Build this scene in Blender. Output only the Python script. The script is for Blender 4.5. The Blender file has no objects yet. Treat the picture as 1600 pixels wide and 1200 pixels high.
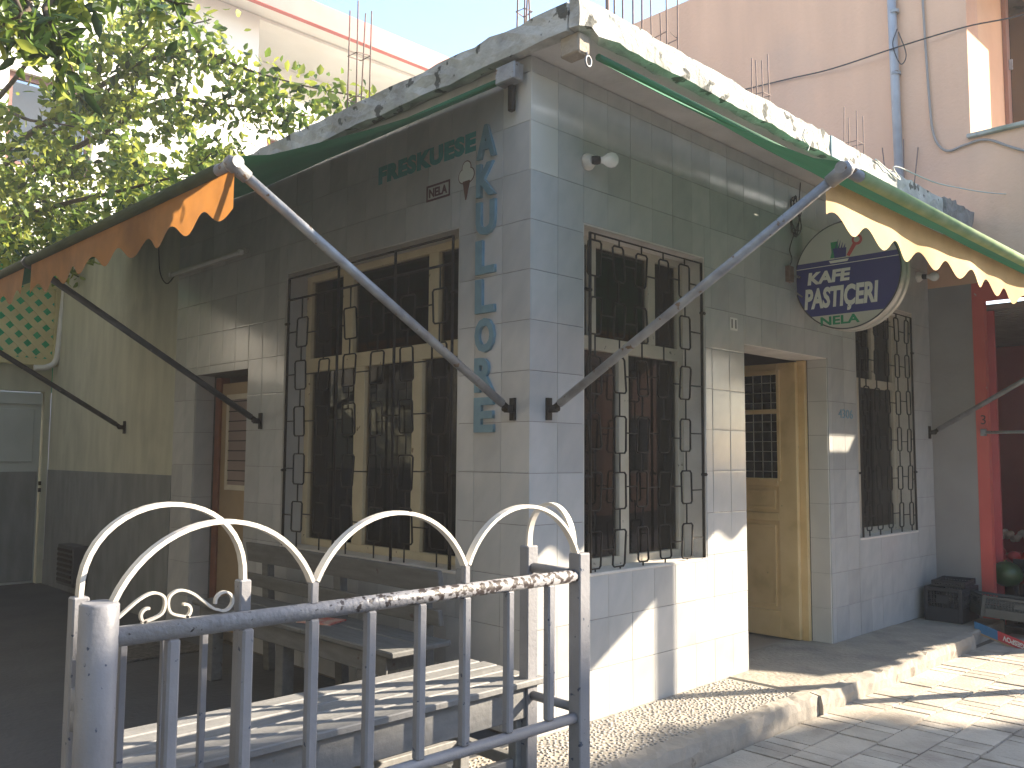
import bpy, bmesh, math, random
import numpy as np
from mathutils import Vector, Matrix
random.seed(7); rng = np.random.default_rng(7)
sc = bpy.context.scene; COL = sc.collection
# ------------------------------------------------------------------ camera
CAM = Vector((-3.0602, -2.9806, 1.3329))
YAW, PITCH, ROLL, FPX = math.radians(45.398), math.radians(4.653), math.radians(0.383), 1382.0
fw = Vector((math.cos(PITCH)*math.cos(YAW), math.cos(PITCH)*math.sin(YAW), math.sin(PITCH)))
rt = Vector((math.sin(YAW), -math.cos(YAW), 0)); up0 = rt.cross(fw)
RT = rt*math.cos(ROLL)+up0*math.sin(ROLL); UP = up0*math.cos(ROLL)-rt*math.sin(ROLL)
cd = bpy.data.cameras.new('camera'); cam = bpy.data.objects.new('camera', cd); COL.objects.link(cam)
M = Matrix((RT, UP, -fw)).transposed().to_4x4(); M.translation = CAM; cam.matrix_world = M
cd.sensor_width = 36; cd.lens = 36*FPX/1600; cd.clip_end = 600; sc.camera = cam
sc.render.resolution_x, sc.render.resolution_y = 1024, 768
def ray(u, v): return fw + RT*((u-800)/FPX) - UP*((v-600)/FPX)
def at(u, v, **k):                    # pixel of the photograph -> point on a known plane (x, y, z) or at a depth d
    d = ray(u, v); (a, val), = k.items()
    if a == 'd': return CAM+d*val
    i = 'xyz'.index(a); return CAM+d*((val-CAM[i])/d[i])
# ------------------------------------------------------------------ sky and sun
AZ, EL = math.radians(-30.9), math.radians(26)
SUN = Vector((math.cos(EL)*math.cos(AZ), math.cos(EL)*math.sin(AZ), math.sin(EL)))
w = bpy.data.worlds.new('World'); sc.world = w; w.use_nodes = True
nt = w.node_tree; bg = nt.nodes['Background']; sky = nt.nodes.new('ShaderNodeTexSky')
sky.sky_type = 'NISHITA'; sky.sun_disc = False; sky.sun_elevation = EL; sky.sun_rotation = math.radians(90)-AZ
sky.air_density = 1.0; sky.dust_density = 0.7; sky.ozone_density = 1.2
nt.links.new(sky.outputs[0], bg.inputs[0]); bg.inputs[1].default_value = 0.13
sl = bpy.data.lights.new('sun', 'SUN'); sl.energy = 5.0; sl.angle = math.radians(0.53); sl.color = (1.0, 0.86, 0.67)
so = bpy.data.objects.new('sun', sl); COL.objects.link(so); so.rotation_euler = (-SUN).to_track_quat('-Z', 'Y').to_euler(); so.location = SUN*30
sc.view_settings.view_transform = 'Standard'; sc.view_settings.look = 'None'; sc.view_settings.gamma = 1
sc.view_settings.exposure = 2.08
# ------------------------------------------------------------------ materials
MATS = {}
def pmat(name, c1, c2=None, scale=4, rough=.6, bump=0, bscale=60, metal=0, spec=.5, stretch=(1,1,1), chips=None, chipamt=.6, chipscale=45,
         rnd=0, trans=0, chipgrad=None, rot=None, lo=.35, hi=.65, detail=5, stain=None, stainscale=1.5, stainlo=.5, stainhi=.75):
    m = bpy.data.materials.new(name); m.use_nodes = True; MATS[name] = m
    N, L = m.node_tree.nodes, m.node_tree.links; b = N['Principled BSDF']
    b.inputs['Roughness'].default_value = rough; b.inputs['Metallic'].default_value = metal
    b.inputs['Specular IOR Level'].default_value = spec
    geo = N.new('ShaderNodeNewGeometry'); mp = N.new('ShaderNodeMapping'); L.new(geo.outputs['Position'], mp.inputs[0]); mp.inputs['Scale'].default_value = stretch
    if rot: mp.vector_type = 'TEXTURE'; mp.inputs['Rotation'].default_value = rot; mp.inputs['Scale'].default_value = tuple(1/k for k in stretch)
    def noise(sca, det=detail, vec=None):
        n = N.new('ShaderNodeTexNoise'); n.inputs['Scale'].default_value = sca; n.inputs['Detail'].default_value = det
        L.new(vec or mp.outputs[0], n.inputs['Vector']); return n
    def ramp(src, a, bb):
        r = N.new('ShaderNodeMapRange'); r.inputs[1].default_value = a; r.inputs[2].default_value = bb; L.new(src, r.inputs[0]); return r.outputs[0]
    def mix(fac, a, bcol):
        x = N.new('ShaderNodeMix'); x.data_type = 'RGBA'; L.new(fac, x.inputs[0])
        for i, c in ((6, a), (7, bcol)):
            if isinstance(c, tuple): x.inputs[i].default_value = (*c, 1)
            else: L.new(c, x.inputs[i])
        return x.outputs[2]
    col = c1
    if c2: col = mix(ramp(noise(scale).outputs[0], lo, hi), c1, c2)
    if stain: col = mix(ramp(noise(stainscale, 8, geo.outputs['Position']).outputs[0], stainlo, stainhi), col, stain)
    if chips:
        cn = noise(chipscale, 6, geo.outputs['Position']).outputs[0]
        if chipgrad:
            sx = N.new('ShaderNodeSeparateXYZ'); L.new(geo.outputs['Position'], sx.inputs[0]); r = N.new('ShaderNodeMapRange')
            for i, v in enumerate(chipgrad): r.inputs[i+1].default_value = v
            L.new(sx.outputs[0], r.inputs[0]); ad = N.new('ShaderNodeMath'); ad.operation = 'ADD'; L.new(cn, ad.inputs[0]); L.new(r.outputs[0], ad.inputs[1]); cn = ad.outputs[0]
        col = mix(ramp(cn, chipamt, chipamt+.03), col, chips)
    if rnd:
        oi = N.new('ShaderNodeObjectInfo'); hs = N.new('ShaderNodeHueSaturation')
        hs.inputs['Value'].default_value = 1
        L.new(ramp(oi.outputs['Random'], 0, 1), hs.inputs['Value'])
        hs.inputs['Value'].default_value = 1
        r = hs.inputs['Value'].links[0].from_node; r.inputs[3].default_value = 1-rnd; r.inputs[4].default_value = 1+rnd
        if isinstance(col, tuple): hs.inputs['Color'].default_value = (*col, 1)
        else: L.new(col, hs.inputs['Color'])
        col = hs.outputs[0]
    if isinstance(col, tuple): b.inputs['Base Color'].default_value = (*col, 1)
    else: L.new(col, b.inputs['Base Color'])
    if bump:
        bp = N.new('ShaderNodeBump'); bp.inputs['Strength'].default_value = bump; bp.inputs['Distance'].default_value = .02
        L.new(noise(bscale, 6, geo.outputs['Position']).outputs[0], bp.inputs['Height']); L.new(bp.outputs[0], b.inputs['Normal'])
    if trans:
        t = N.new('ShaderNodeBsdfTranslucent'); ms = N.new('ShaderNodeMixShader'); ms.inputs[0].default_value = trans
        if isinstance(col, tuple): t.inputs[0].default_value = (*col, 1)
        else: L.new(col, t.inputs[0])
        out = N['Material Output']; L.new(b.outputs[0], ms.inputs[1]); L.new(t.outputs[0], ms.inputs[2]); L.new(ms.outputs[0], out.inputs[0])
    return m
def glassmat(name, tint, refl=1.0):
    m = bpy.data.materials.new(name); m.use_nodes = True; N, L = m.node_tree.nodes, m.node_tree.links; N.remove(N['Principled BSDF'])
    t = N.new('ShaderNodeBsdfTransparent'); t.inputs[0].default_value = (*tint, 1); g = N.new('ShaderNodeBsdfGlossy'); g.inputs['Roughness'].default_value = .02
    f = N.new('ShaderNodeFresnel'); f.inputs[0].default_value = 1.5
    ms = N.new('ShaderNodeMixShader'); L.new(f.outputs[0], ms.inputs[0]); L.new(t.outputs[0], ms.inputs[1]); L.new(g.outputs[0], ms.inputs[2]); L.new(ms.outputs[0], N['Material Output'].inputs[0])
    return m
TILE = pmat('glazed_tile', (.465, .46, .447), (.40, .405, .40), scale=3.2, rough=.16, stretch=(3.4, 3.4, .8), rot=(.5, .5, 0), rnd=.10, lo=.36, hi=.72, detail=10, bump=.03, bscale=9, stain=(.40, .385, .36), stainscale=2.4, stainlo=.56, stainhi=.86)
TILEW = pmat('glazed_white_tile', (.63, .61, .56), (.56, .545, .50), scale=3, rough=.15, rnd=.04)
GROUT = pmat('grout', (.15, .14, .125), (.22, .20, .18), scale=20, rough=.95)
CONC = pmat('old_concrete', (.52, .51, .47), (.30, .29, .27), scale=5, rough=.95, bump=.6, bscale=28, chips=(.09, .09, .08), chipamt=.60, chipscale=9, stain=(.16, .2, .13), stainscale=2.2, stainlo=.52, stainhi=.8)
SOFF = pmat('soffit_paint', (.60, .57, .55), (.50, .48, .46), scale=3, rough=.9, bump=.2, bscale=20)
CANVAS = pmat('green_canvas', (.022, .125, .065), (.03, .16, .08), scale=3, rough=.75, trans=.09, bump=.1, bscale=200)
ORANGE = pmat('orange_valance', (.46, .20, .05), (.34, .15, .042), scale=6, rough=.75, trans=.42, bump=.1, bscale=200, stain=(.20, .09, .03), stainlo=.55, stainhi=.85)
YELLOW = pmat('faded_orange_valance', (.70, .42, .15), (.60, .35, .12), scale=6, rough=.75, trans=.2, bump=.1, bscale=200)
PIPE = pmat('galvanised_pipe', (.33, .34, .35), (.22, .22, .23), scale=14, rough=.5, metal=.35, chips=(.16, .10, .06), chipamt=.63, chipscale=22, bump=.15, bscale=60)
PIPED = pmat('dark_painted_pipe', (.055, .06, .07), (.035, .04, .045), scale=14, rough=.5, chips=(.5, .48, .45), chipamt=.70, chipscale=26)
IRON = pmat('black_iron', (.014, .013, .0125), (.026, .021, .018), scale=25, rough=.7, spec=.25)
RUST = pmat('rusty_rebar', (.20, .14, .12), (.14, .10, .085), scale=30, rough=.9)
FENCE = pmat('grey_fence_paint', (.25, .25, .265), (.215, .215, .23), scale=9, rough=.5, chips=(.035, .05, .09), chipamt=.67, chipscale=38, bump=.12, bscale=70)
FENCEW = pmat('worn_grey_paint', (.25, .25, .265), (.215, .215, .23), scale=9, rough=.4, chips=(.035, .028, .028), chipamt=.69, chipscale=48, chipgrad=(-1.8, -1.1, 0.02, .20), bump=.3, bscale=60)
ARCH = pmat('cream_arch_paint', (.66, .62, .55), (.58, .54, .48), scale=9, rough=.5, chips=(.12, .09, .07), chipamt=.70, chipscale=40)
GWOOD = pmat('grey_painted_boards', (.25, .247, .243), (.20, .199, .196), scale=5, rough=.6, stretch=(1, 6, 6), chips=(.2, .17, .14), chipamt=.70, chipscale=16, bump=.2, bscale=30)
GWOODB = pmat('old_grey_bench_paint', (.15, .15, .145), (.115, .115, .11), scale=6, rough=.7, stretch=(6, 1, 6), chips=(.08, .06, .05), chipamt=.68, chipscale=14, bump=.2, bscale=30)
OCHRE = pmat('ochre_door_paint', (.80, .58, .29), (.70, .49, .22), scale=4, rough=.45, stain=(.50, .35, .17), stainscale=4, stainlo=.55, stainhi=.85, bump=.06, bscale=40, chips=(.24, .16, .08), chipamt=.73, chipscale=20)
CREAM = pmat('cream_frame_paint', (.55, .50, .40), (.48, .43, .33), scale=6, rough=.6, chips=(.2, .17, .13), chipamt=.68, chipscale=22, bump=.1)
OCHREW = pmat('ochre_frame_paint', (.60, .52, .35), (.53, .455, .30), scale=6, rough=.6, chips=(.2, .14, .08), chipamt=.69, chipscale=22, bump=.1)
REVEAL = pmat('reveal_plaster', (.68, .64, .58), (.58, .54, .48), scale=6, rough=.9, bump=.2)
GLASS = glassmat('window_glass', (.85, .83, .82))
CURT = pmat('plum_curtain', (.36, .24, .245), (.28, .185, .19), scale=2, rough=.9, stretch=(8, 8, .4))
CURT2 = pmat('grey_net_curtain', (.46, .45, .42), (.34, .33, .30), scale=3, rough=.95, stretch=(9, 9, .5))
DARK = pmat('dark_interior_plaster', (.26, .20, .18), (.21, .16, .145), scale=2, rough=.9)
WOODR = pmat('red_brown_wood', (.20, .075, .045), (.13, .05, .03), scale=3, rough=.4, stretch=(8, 8, 1))
TEAL = pmat('teal_lettering', (.015, .27, .26), (.012, .21, .21), scale=30, rough=.5)
BLUEL = pmat('blue_grey_lettering', (.17, .285, .33), (.14, .24, .29), scale=20, rough=.55, chips=(.05, .05, .05), chipamt=.74, chipscale=80)
BLACK = pmat('black_paint', (.02, .018, .02), None, rough=.5)
MAROON = pmat('dark_plum_paint', (.09, .035, .05), None, rough=.5)
WHITEP = pmat('white_plastic', (.74, .73, .69), (.66, .65, .61), scale=8, rough=.35)
CONE = pmat('wafer_brown', (.13, .055, .045), (.09, .04, .03), scale=60, rough=.6)
SIGNW = pmat('sign_offwhite', (.62, .62, .55), (.56, .56, .50), scale=3, rough=.3)
SIGNB = pmat('sign_navy', (.035, .042, .21), (.042, .05, .23), scale=3, rough=.3)
SIGNG = pmat('sign_green', (.02, .28, .13), None, rough=.35)
SIGNR = pmat('sign_red', (.55, .07, .07), None, rough=.35)
SIGNT = pmat('sign_print_white', (.80, .79, .74), None, rough=.35)
METALW = pmat('cream_metal_rim', (.55, .53, .46), (.45, .43, .37), scale=10, rough=.4, metal=.2)
BULB = pmat('opal_bulb', (.82, .82, .80), None, rough=.12)
PORC = pmat('porcelain', (.70, .67, .62), (.55, .52, .47), scale=20, rough=.3)
PLASTER = pmat('cream_plaster', (.50, .50, .39), (.41, .41, .32), scale=2.4, stretch=(3, 3, .7), rough=.9, stain=(.33, .33, .27), stainscale=1.7, stainlo=.56, stainhi=.8, bump=.15, bscale=14)
DADO = pmat('grey_dado_paint', (.22, .23, .23), (.17, .18, .18), scale=3, stretch=(3, 3, .7), rough=.8, stain=(.13, .13, .125), stainscale=2, stainlo=.55, stainhi=.8, bump=.2, bscale=16)
DOORW = pmat('old_white_door', (.46, .50, .49), (.40, .44, .43), scale=3, rough=.6)
LATT = pmat('yellow_lattice', (.62, .56, .30), (.55, .48, .25), scale=6, rough=.7)
GREENP = pmat('green_glow_sheet', (.05, .42, .26), None, rough=.6, trans=.5)
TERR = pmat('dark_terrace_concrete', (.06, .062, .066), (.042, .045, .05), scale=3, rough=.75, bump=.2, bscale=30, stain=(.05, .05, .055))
PAVE = pmat('worn_pavement_screed', (.38, .335, .275), (.29, .265, .225), scale=4, rough=.9, bump=.5, bscale=35, stain=(.22, .20, .18), stainscale=3)
PEBB = pmat('pebble', (.36, .335, .30), (.17, .165, .16), scale=24, rough=.5, lo=.4, hi=.6)
KERB = pmat('kerb_concrete', (.36, .32, .27), (.28, .255, .22), scale=6, rough=.95, bump=.3, bscale=22, chips=(.2, .17, .14), chipamt=.66, chipscale=9)
PAVER = pmat('street_paver', (.48, .43, .36), (.41, .36, .30), scale=5, rough=.85, bump=.3, bscale=60, rnd=.13, stain=(.27, .23, .19), stainscale=2.5)
JOINT = pmat('street_joint_dirt', (.16, .13, .105), (.12, .10, .08), scale=9, rough=1, bump=.4)
PEACH = pmat('peach_render', (.74, .45, .30), (.64, .385, .26), scale=.9, stretch=(3.2, 3.2, .5), rough=.95, bump=.25, bscale=30, stain=(.55, .37, .28), stainscale=.9, stainlo=.55, stainhi=.85, detail=8)
PEACH2 = pmat('pale_orange_reveal', (.74, .46, .28), (.68, .41, .25), scale=3, rough=.9)
GREYW = pmat('grey_wall_paint', (.33, .32, .32), (.28, .27, .27), scale=2, rough=.85, bump=.15, bscale=25)
RED = pmat('red_paint', (.62, .12, .10), (.55, .10, .085), scale=3, rough=.7, chips=(.5, .33, .28), chipamt=.72, chipscale=12)
REDD = pmat('red_interior', (.66, .13, .14), (.58, .10, .11), scale=2, rough=.8)
CORR = pmat('corrugated_grey', (.35, .33, .31), (.26, .25, .23), scale=3, rough=.8)
PVC = pmat('grey_pvc', (.36, .37, .40), (.30, .31, .34), scale=9, rough=.45)
CABLE = pmat('cable_black', (.03, .028, .028), None, rough=.6)
CABLEG = pmat('cable_grey', (.28, .25, .23), None, rough=.6)
ROPE = pmat('pale_rope', (.60, .58, .52), None, rough=.8)
WHITEB = pmat('white_render', (.80, .78, .73), (.72, .70, .65), scale=1, rough=.9, bump=.1, bscale=20)
REDG = pmat('red_gutter', (.50, .12, .11), (.44, .10, .09), scale=3, rough=.5)
BARK = pmat('bark', (.10, .075, .055), (.06, .045, .035), scale=14, rough=.95, bump=.6, bscale=40)
LEAF = pmat('leaf_green', (.17, .25, .04), (.11, .19, .03), scale=3, rough=.4, trans=.45)
LEAFY = pmat('leaf_yellow_green', (.40, .43, .08), (.28, .34, .055), scale=5, rough=.42, trans=.45)
LEAFD = pmat('leaf_dark_green', (.035, .075, .022), (.028, .06, .018), scale=3, rough=.35, trans=.3)
CRATE = pmat('black_crate_plastic', (.035, .036, .042), (.025, .026, .03), scale=8, rough=.45)
CRATEG = pmat('dark_green_crate_plastic', (.05, .058, .055), (.04, .045, .042), scale=8, rough=.5)
CARD = pmat('cardboard', (.42, .30, .19), (.36, .25, .15), scale=9, rough=.9)
CARDB = pmat('printed_blue_card', (.04, .16, .34), (.05, .2, .4), scale=9, rough=.6)
CARDR = pmat('printed_red_card', (.55, .06, .07), None, rough=.6)
MELON = pmat('watermelon_rind', (.05, .10, .035), (.02, .045, .02), scale=5, rough=.35, stretch=(4, 1, 1))
TOM = pmat('tomato_skin', (.48, .045, .04), (.40, .03, .03), scale=6, rough=.3)
YEL = pmat('yellow_fruit_skin', (.60, .45, .08), (.5, .36, .07), scale=6, rough=.4)
TAN = pmat('tan_squash_skin', (.48, .33, .15), (.36, .25, .11), scale=6, rough=.6)
GARL = pmat('garlic_skin', (.62, .47, .40), (.5, .34, .28), scale=20, rough=.6)
MAG = pmat('magazine_red', (.55, .06, .04), (.6, .5, .4), scale=18, rough=.4)
MAT_ = pmat('doormat_weave', (.10, .09, .08), (.04, .035, .03), scale=40, rough=1)
STEEL = pmat('street_pole_steel', (.30, .31, .32), (.25, .26, .27), scale=6, rough=.5, metal=.3)
# ------------------------------------------------------------------ helpers
def link(name, me, mat, parent=None):
    o = bpy.data.objects.new(name, me); COL.objects.link(o)
    if mat and not me.materials: me.materials.append(mat)
    if parent is not None:
        o.parent = parent
        if parent.type == 'EMPTY': o.matrix_parent_inverse = Matrix.Translation(-parent.location)
    return o
def tag(o, label, cat, group=None, kind=None):
    if label: o['label'] = label
    if cat: o['category'] = cat
    if group: o['group'] = group
    if kind: o['kind'] = kind
    return o
def thing(name, label, cat, loc, group=None):
    o = bpy.data.objects.new(name, None); COL.objects.link(o); o.location = loc; o.empty_display_size = .1
    return tag(o, label, cat, group)
class MB:
    def __init__(s): s.v = []; s.f = []; s.sm = False
    def add(s, vs, fs):
        n = len(s.v); s.v += [tuple(p) for p in vs]; s.f += [tuple(i+n for i in f) for f in fs]; return s
    def box(s, x0, x1, y0, y1, z0, z1):
        x0, x1 = sorted((x0, x1)); y0, y1 = sorted((y0, y1)); z0, z1 = sorted((z0, z1))
        return s.add([(x, y, z) for x in (x0, x1) for y in (y0, y1) for z in (z0, z1)],
                     [(0,1,3,2), (4,6,7,5), (0,4,5,1), (2,3,7,6), (0,2,6,4), (1,5,7,3)])
    def obox(s, o, a, b, c):             # oriented box: corner o and three edge vectors
        o, a, b, c = map(Vector, (o, a, b, c))
        if a.cross(b).dot(c) < 0: a, b = b, a
        return s.add([o+a*i+b*j+c*k for i in (0,1) for j in (0,1) for k in (0,1)],
                     [(0,1,3,2), (4,6,7,5), (0,4,5,1), (2,3,7,6), (0,2,6,4), (1,5,7,3)])
    def beam(s, p, q, wd, th, upv=(0,0,1)):
        p, q = Vector(p), Vector(q); t = (q-p).normalized(); n = t.cross(Vector(upv)).normalized(); b = n.cross(t)
        return s.obox(p-n*wd/2-b*th/2, q-p, n*wd, b*th)
    def tube(s, path, r, n=8, closed=False, cap=True):
        path = [Vector(p) for p in path]; m = len(path); rs = r if isinstance(r, (list, tuple)) else [r]*m
        vs = []; prev = None
        for i, p in enumerate(path):
            a = path[(i-1) % m] if (closed or i) else p; b = path[(i+1) % m] if (closed or i < m-1) else p
            t = (b-a).normalized()
            if prev is None:
                prev = t.orthogonal().normalized() if abs(t.z) > .99 else t.cross(Vector((0,0,1))).normalized()
            prev = (prev-t*prev.dot(t)).normalized(); q = t.cross(prev)
            vs += [p+(prev*math.cos(2*math.pi*(k+.5)/n)+q*math.sin(2*math.pi*(k+.5)/n))*rs[i] for k in range(n)]
        fs = []
        for i in range(m if closed else m-1):
            j = (i+1) % m
            fs += [(i*n+k, i*n+(k+1) % n, j*n+(k+1) % n, j*n+k) for k in range(n)]
        if cap and not closed: fs += [tuple(range(n))[::-1], tuple((m-1)*n+k for k in range(n))]
        return s.add(vs, fs)
    def strip(s, path, B, wd, dp):       # flat bar swept in a plane with normal B: wd in plane, dp across
        path = [Vector(p) for p in path]; B = Vector(B).normalized(); vs = []
        for i, p in enumerate(path):
            t = (path[min(i+1, len(path)-1)]-path[max(i-1, 0)]).normalized(); n = t.cross(B)
            vs += [p+n*wd/2+B*dp/2, p-n*wd/2+B*dp/2, p-n*wd/2-B*dp/2, p+n*wd/2-B*dp/2]
        m = len(path); fs = [(i*4+k, i*4+(k+1) % 4, i*4+4+(k+1) % 4, i*4+4+k) for i in range(m-1) for k in range(4)]
        fs += [(3,2,1,0), tuple(4*(m-1)+k for k in range(4))]
        return s.add(vs, fs)
    def lathe(s, o, ax, prof, n=16):     # prof: (distance along axis, radius)
        o, ax = Vector(o), Vector(ax).normalized(); a = ax.orthogonal().normalized(); b = ax.cross(a); vs = []
        for h, r in prof: vs += [o+ax*h+(a*math.cos(2*math.pi*k/n)+b*math.sin(2*math.pi*k/n))*max(r, 1e-4) for k in range(n)]
        m = len(prof); fs = [(i*n+k, i*n+(k+1) % n, i*n+n+(k+1) % n, i*n+n+k) for i in range(m-1) for k in range(n)]
        fs += [tuple(range(n))[::-1], tuple((m-1)*n+k for k in range(n))]
        return s.add(vs, fs)
    def prism(s, poly, o, right, upv, depth):   # poly in (right, up); extruded along right x up
        o, right, upv = map(Vector, (o, right, upv)); nn = right.cross(upv).normalized(); n = len(poly)
        vs = [o+right*a+upv*b for a, b in poly]+[o+right*a+upv*b+nn*depth for a, b in poly]
        return s.add(vs, [tuple(range(n))[::-1], tuple(range(n, 2*n))]+[(i, (i+1) % n, n+(i+1) % n, n+i) for i in range(n)])
    def mesh(s, name):
        me = bpy.data.meshes.new(name); me.from_pydata(s.v, [], s.f); me.update()
        if s.sm:
            for p in me.polygons: p.use_smooth = True
        return me
    def build(s, name, mat, parent=None, bevel=0, smooth=False):
        s.sm = smooth; me = s.mesh(name)
        bm = bmesh.new(); bm.from_mesh(me); bmesh.ops.recalc_face_normals(bm, faces=bm.faces)
        if bevel: bmesh.ops.bevel(bm, geom=list(bm.edges), offset=bevel, segments=1, affect='EDGES', clamp_overlap=True)
        bm.to_mesh(me); bm.free()
        if smooth:
            for p in me.polygons: p.use_smooth = len(p.vertices) <= 4
        return link(name, me, mat, parent)
def box(name, x0, x1, y0, y1, z0, z1, mat, parent=None, bevel=0): return MB().box(x0, x1, y0, y1, z0, z1).build(name, mat, parent, bevel)
def tube(name, path, r, mat, parent=None, n=10, closed=False): return MB().tube(path, r, n, closed).build(name, mat, parent, 0, True)
def bez(pts, n=8):                       # smooth curve through points (Catmull-Rom)
    P = [Vector(p) for p in pts]; P = [P[0]*2-P[1]]+P+[P[-1]*2-P[-2]]; out = []
    for i in range(1, len(P)-2):
        a, b, c, d = P[i-1:i+3]
        for k in range(n):
            t = k/n; out.append(.5*((2*b)+(c-a)*t+(2*a-5*b+4*c-d)*t*t+(3*b-a-3*c+d)*t**3))
    return out+[P[-2]]
def text(name, s, rect, o, right, upv, depth, mat, parent=None, bold=0, shear=0, sp=1.0, rot180=False):
    # lettering filling rect (a0, a1, b0, b1) of the plane o + right*a + up*b, raised by depth
    cu = bpy.data.curves.new(name, 'FONT'); cu.body = s; cu.size = 1; cu.offset = bold; cu.shear = shear; cu.space_character = sp; cu.extrude = .5; cu.resolution_u = 3
    ob = bpy.data.objects.new(name, cu); me = bpy.data.meshes.new_from_object(ob); bpy.data.objects.remove(ob)
    co = np.array([v.co for v in me.vertices]); lo, hi = co.min(0), co.max(0)
    o, right, upv = map(Vector, (o, right, upv)); nn = right.cross(upv).normalized(); a0, a1, b0, b1 = rect
    for v in me.vertices:
        fa = (v.co.x-lo[0])/(hi[0]-lo[0]); fb = (v.co.y-lo[1])/(hi[1]-lo[1])
        if rot180: fa, fb = 1-fa, 1-fb
        v.co = o+right*(a0+(a1-a0)*fa)+upv*(b0+(b1-b0)*fb)+nn*(depth*(v.co.z+.5))
    me.materials.clear(); me.name = name
    return link(name, me, mat, parent)
def rects_minus(x0, x1, z0, z1, holes):
    xs = sorted({x0, x1, *[h[0] for h in holes], *[h[1] for h in holes]}); xs = [x for x in xs if x0 <= x <= x1]; out = []
    for a, b in zip(xs, xs[1:]):
        hs = sorted((max(h[2], z0), min(h[3], z1)) for h in holes if h[0] <= a+1e-6 and h[1] >= b-1e-6 and h[3] > z0 and h[2] < z1)
        z = z0
        for p, q in hs:
            if p > z+1e-6: out.append((a, b, z, p))
            z = max(z, q)
        if z < z1-1e-6: out.append((a, b, z, z1))
    return out
ZUP = Vector((0, 0, 1)); LR = Vector((0, -1, 0)); RR = Vector((1, 0, 0))   # 'right' of the side wall and of the street wall as seen from outside
ST = -.095                                # street level; the pavement is z = 0
# ------------------------------------------------------------------ ground
g = box('ground', -120, 160, -120, 160, ST-.3, ST-.02, JOINT); tag(g, 'bare ground under the street paving and beyond the buildings', 'ground', kind='structure')
# street of concrete pavers: bed with every near paver on it
street = box('street', -14, 30, -9.5, -.45, ST-.018, ST-.012, JOINT); tag(street, 'paved street with staggered square and narrow concrete pavers', 'street', kind='structure')
def unit_block():
    me = MB().box(-.5, .5, -.5, .5, -.5, .5).mesh('block'); bm = bmesh.new(); bm.from_mesh(me)
    bmesh.ops.bevel(bm, geom=[e for e in bm.edges if all(v.co.z > 0 for v in e.verts)], offset=.03, segments=1, affect='EDGES'); bmesh.ops.recalc_face_normals(bm, faces=bm.faces); bm.to_mesh(me); bm.free(); return me
UB = unit_block(); PV = UB.copy(); PV.name = 'paver'; PV.materials.append(PAVER)
far = MB(); cand = []
rd = Vector((1, 0, 0)); rn = Vector((-rd.y, rd.x, 0))
for j in range(0, 30):
    yy = -.695-.215*j; x = -6+random.uniform(0, .6)*(j % 2)+.13*j
    seq = [.30, .10, .10, .10]; k = j*2
    while x < 14:
        L = seq[k % 4]; k += 1
        c = Vector((2.5, 0, 0))+rd*(x+L/2-2.5)+rn*yy
        x += L
        if c.x < -.4 and c.y > -1.05: continue
        if c.x > 5.05 and c.y > -1.45: continue
        dz = random.uniform(-.003, .003)
        cand.append(((c-CAM).dot(fw) > .8 and abs((c-CAM).dot(RT)/(c-CAM).dot(fw)) < .62 and (CAM.z-c.z)/(c-CAM).dot(fw) < .55, c, L, dz))
near = sorted([t for t in cand if t[0]], key=lambda t: (t[1]-CAM).length)[:300]; ids = {id(t) for t in near}
for t in cand:
    _, c, L, dz = t
    if id(t) in ids:
        o = bpy.data.objects.new('paver', PV); COL.objects.link(o); o.parent = street
        o.location = (c.x, c.y, ST-.022+dz); o.scale = (L-.010, .204, .044); o.rotation_euler = (random.uniform(-.012, .012), random.uniform(-.012, .012), random.uniform(-.01, .01))
    else:
        far.obox(c-rd*(L-.010)/2-rn*.102+Vector((0, 0, ST-.04-c.z+dz)), rd*(L-.010), rn*.204, Vector((0, 0, .04)))
o = far.build('distant_paving', PAVER, street); o['kind'] = 'stuff'
# raised pavement in front of the cafe: polygon slab, pebble mosaic, smooth step
def slab(name, poly, z0, z1, mat, parent=None, bevel=.012):
    return MB().prism(poly, (0, 0, z0), (1, 0, 0), (0, 1, 0), z1-z0).build(name, mat, parent, bevel)
pv = slab('pavement', [(-.45, .02), (-.45, -.5), (1.735, -.5), (1.735, .02)], ST-.1, 0, PAVE); tag(pv, 'pebble mosaic pavement strip with cement edge under the street wall', 'pavement', kind='structure')
def kerb(x0, x1, y0, y1, z1, label):
    o = rough_box('kerb', x0, x1, y0, y1, ST-.1, z1, KERB, None, .05, .0035)
    for v in o.data.vertices:
        if v.co.y < y0+.02 and v.co.z > z1-.02: v.co.y += .012; v.co.z -= .006
    return tag(o, label, 'kerb', kind='structure')
st2 = slab('doorstep_pavement', [(1.74, .3), (1.74, -.53), (4.2, -.53), (4.2, .3)], ST-.1, .006, PAVE); tag(st2, 'smooth cement pavement in front of the yellow door', 'pavement', kind='structure')
KERBS = [(-.47, 1.74, -.578, -.47, .012, 'rough cement kerb along the pebble pavement'), (1.745, 4.22, -.60, -.528, .012, 'chipped cement kerb before the doorstep, ending near the crates')]
slab('landing', [(4.2, .3), (4.2, -.53), (5.14, -.53), (5.14, .3)], ST-.1, -.004, PAVE); bpy.data.objects['landing']['kind'] = 'structure'; tag(bpy.data.objects['landing'], 'worn cement landing under the crates by the grey wall', 'pavement')
pb = MB()
ico = bmesh.new(); bmesh.ops.create_icosphere(ico, subdivisions=1, radius=1); IV = [v.co.copy() for v in ico.verts]; IF = [tuple(v.index for v in f.verts) for f in ico.faces]; ico.free()
grid = {}; tries = 0
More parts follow.
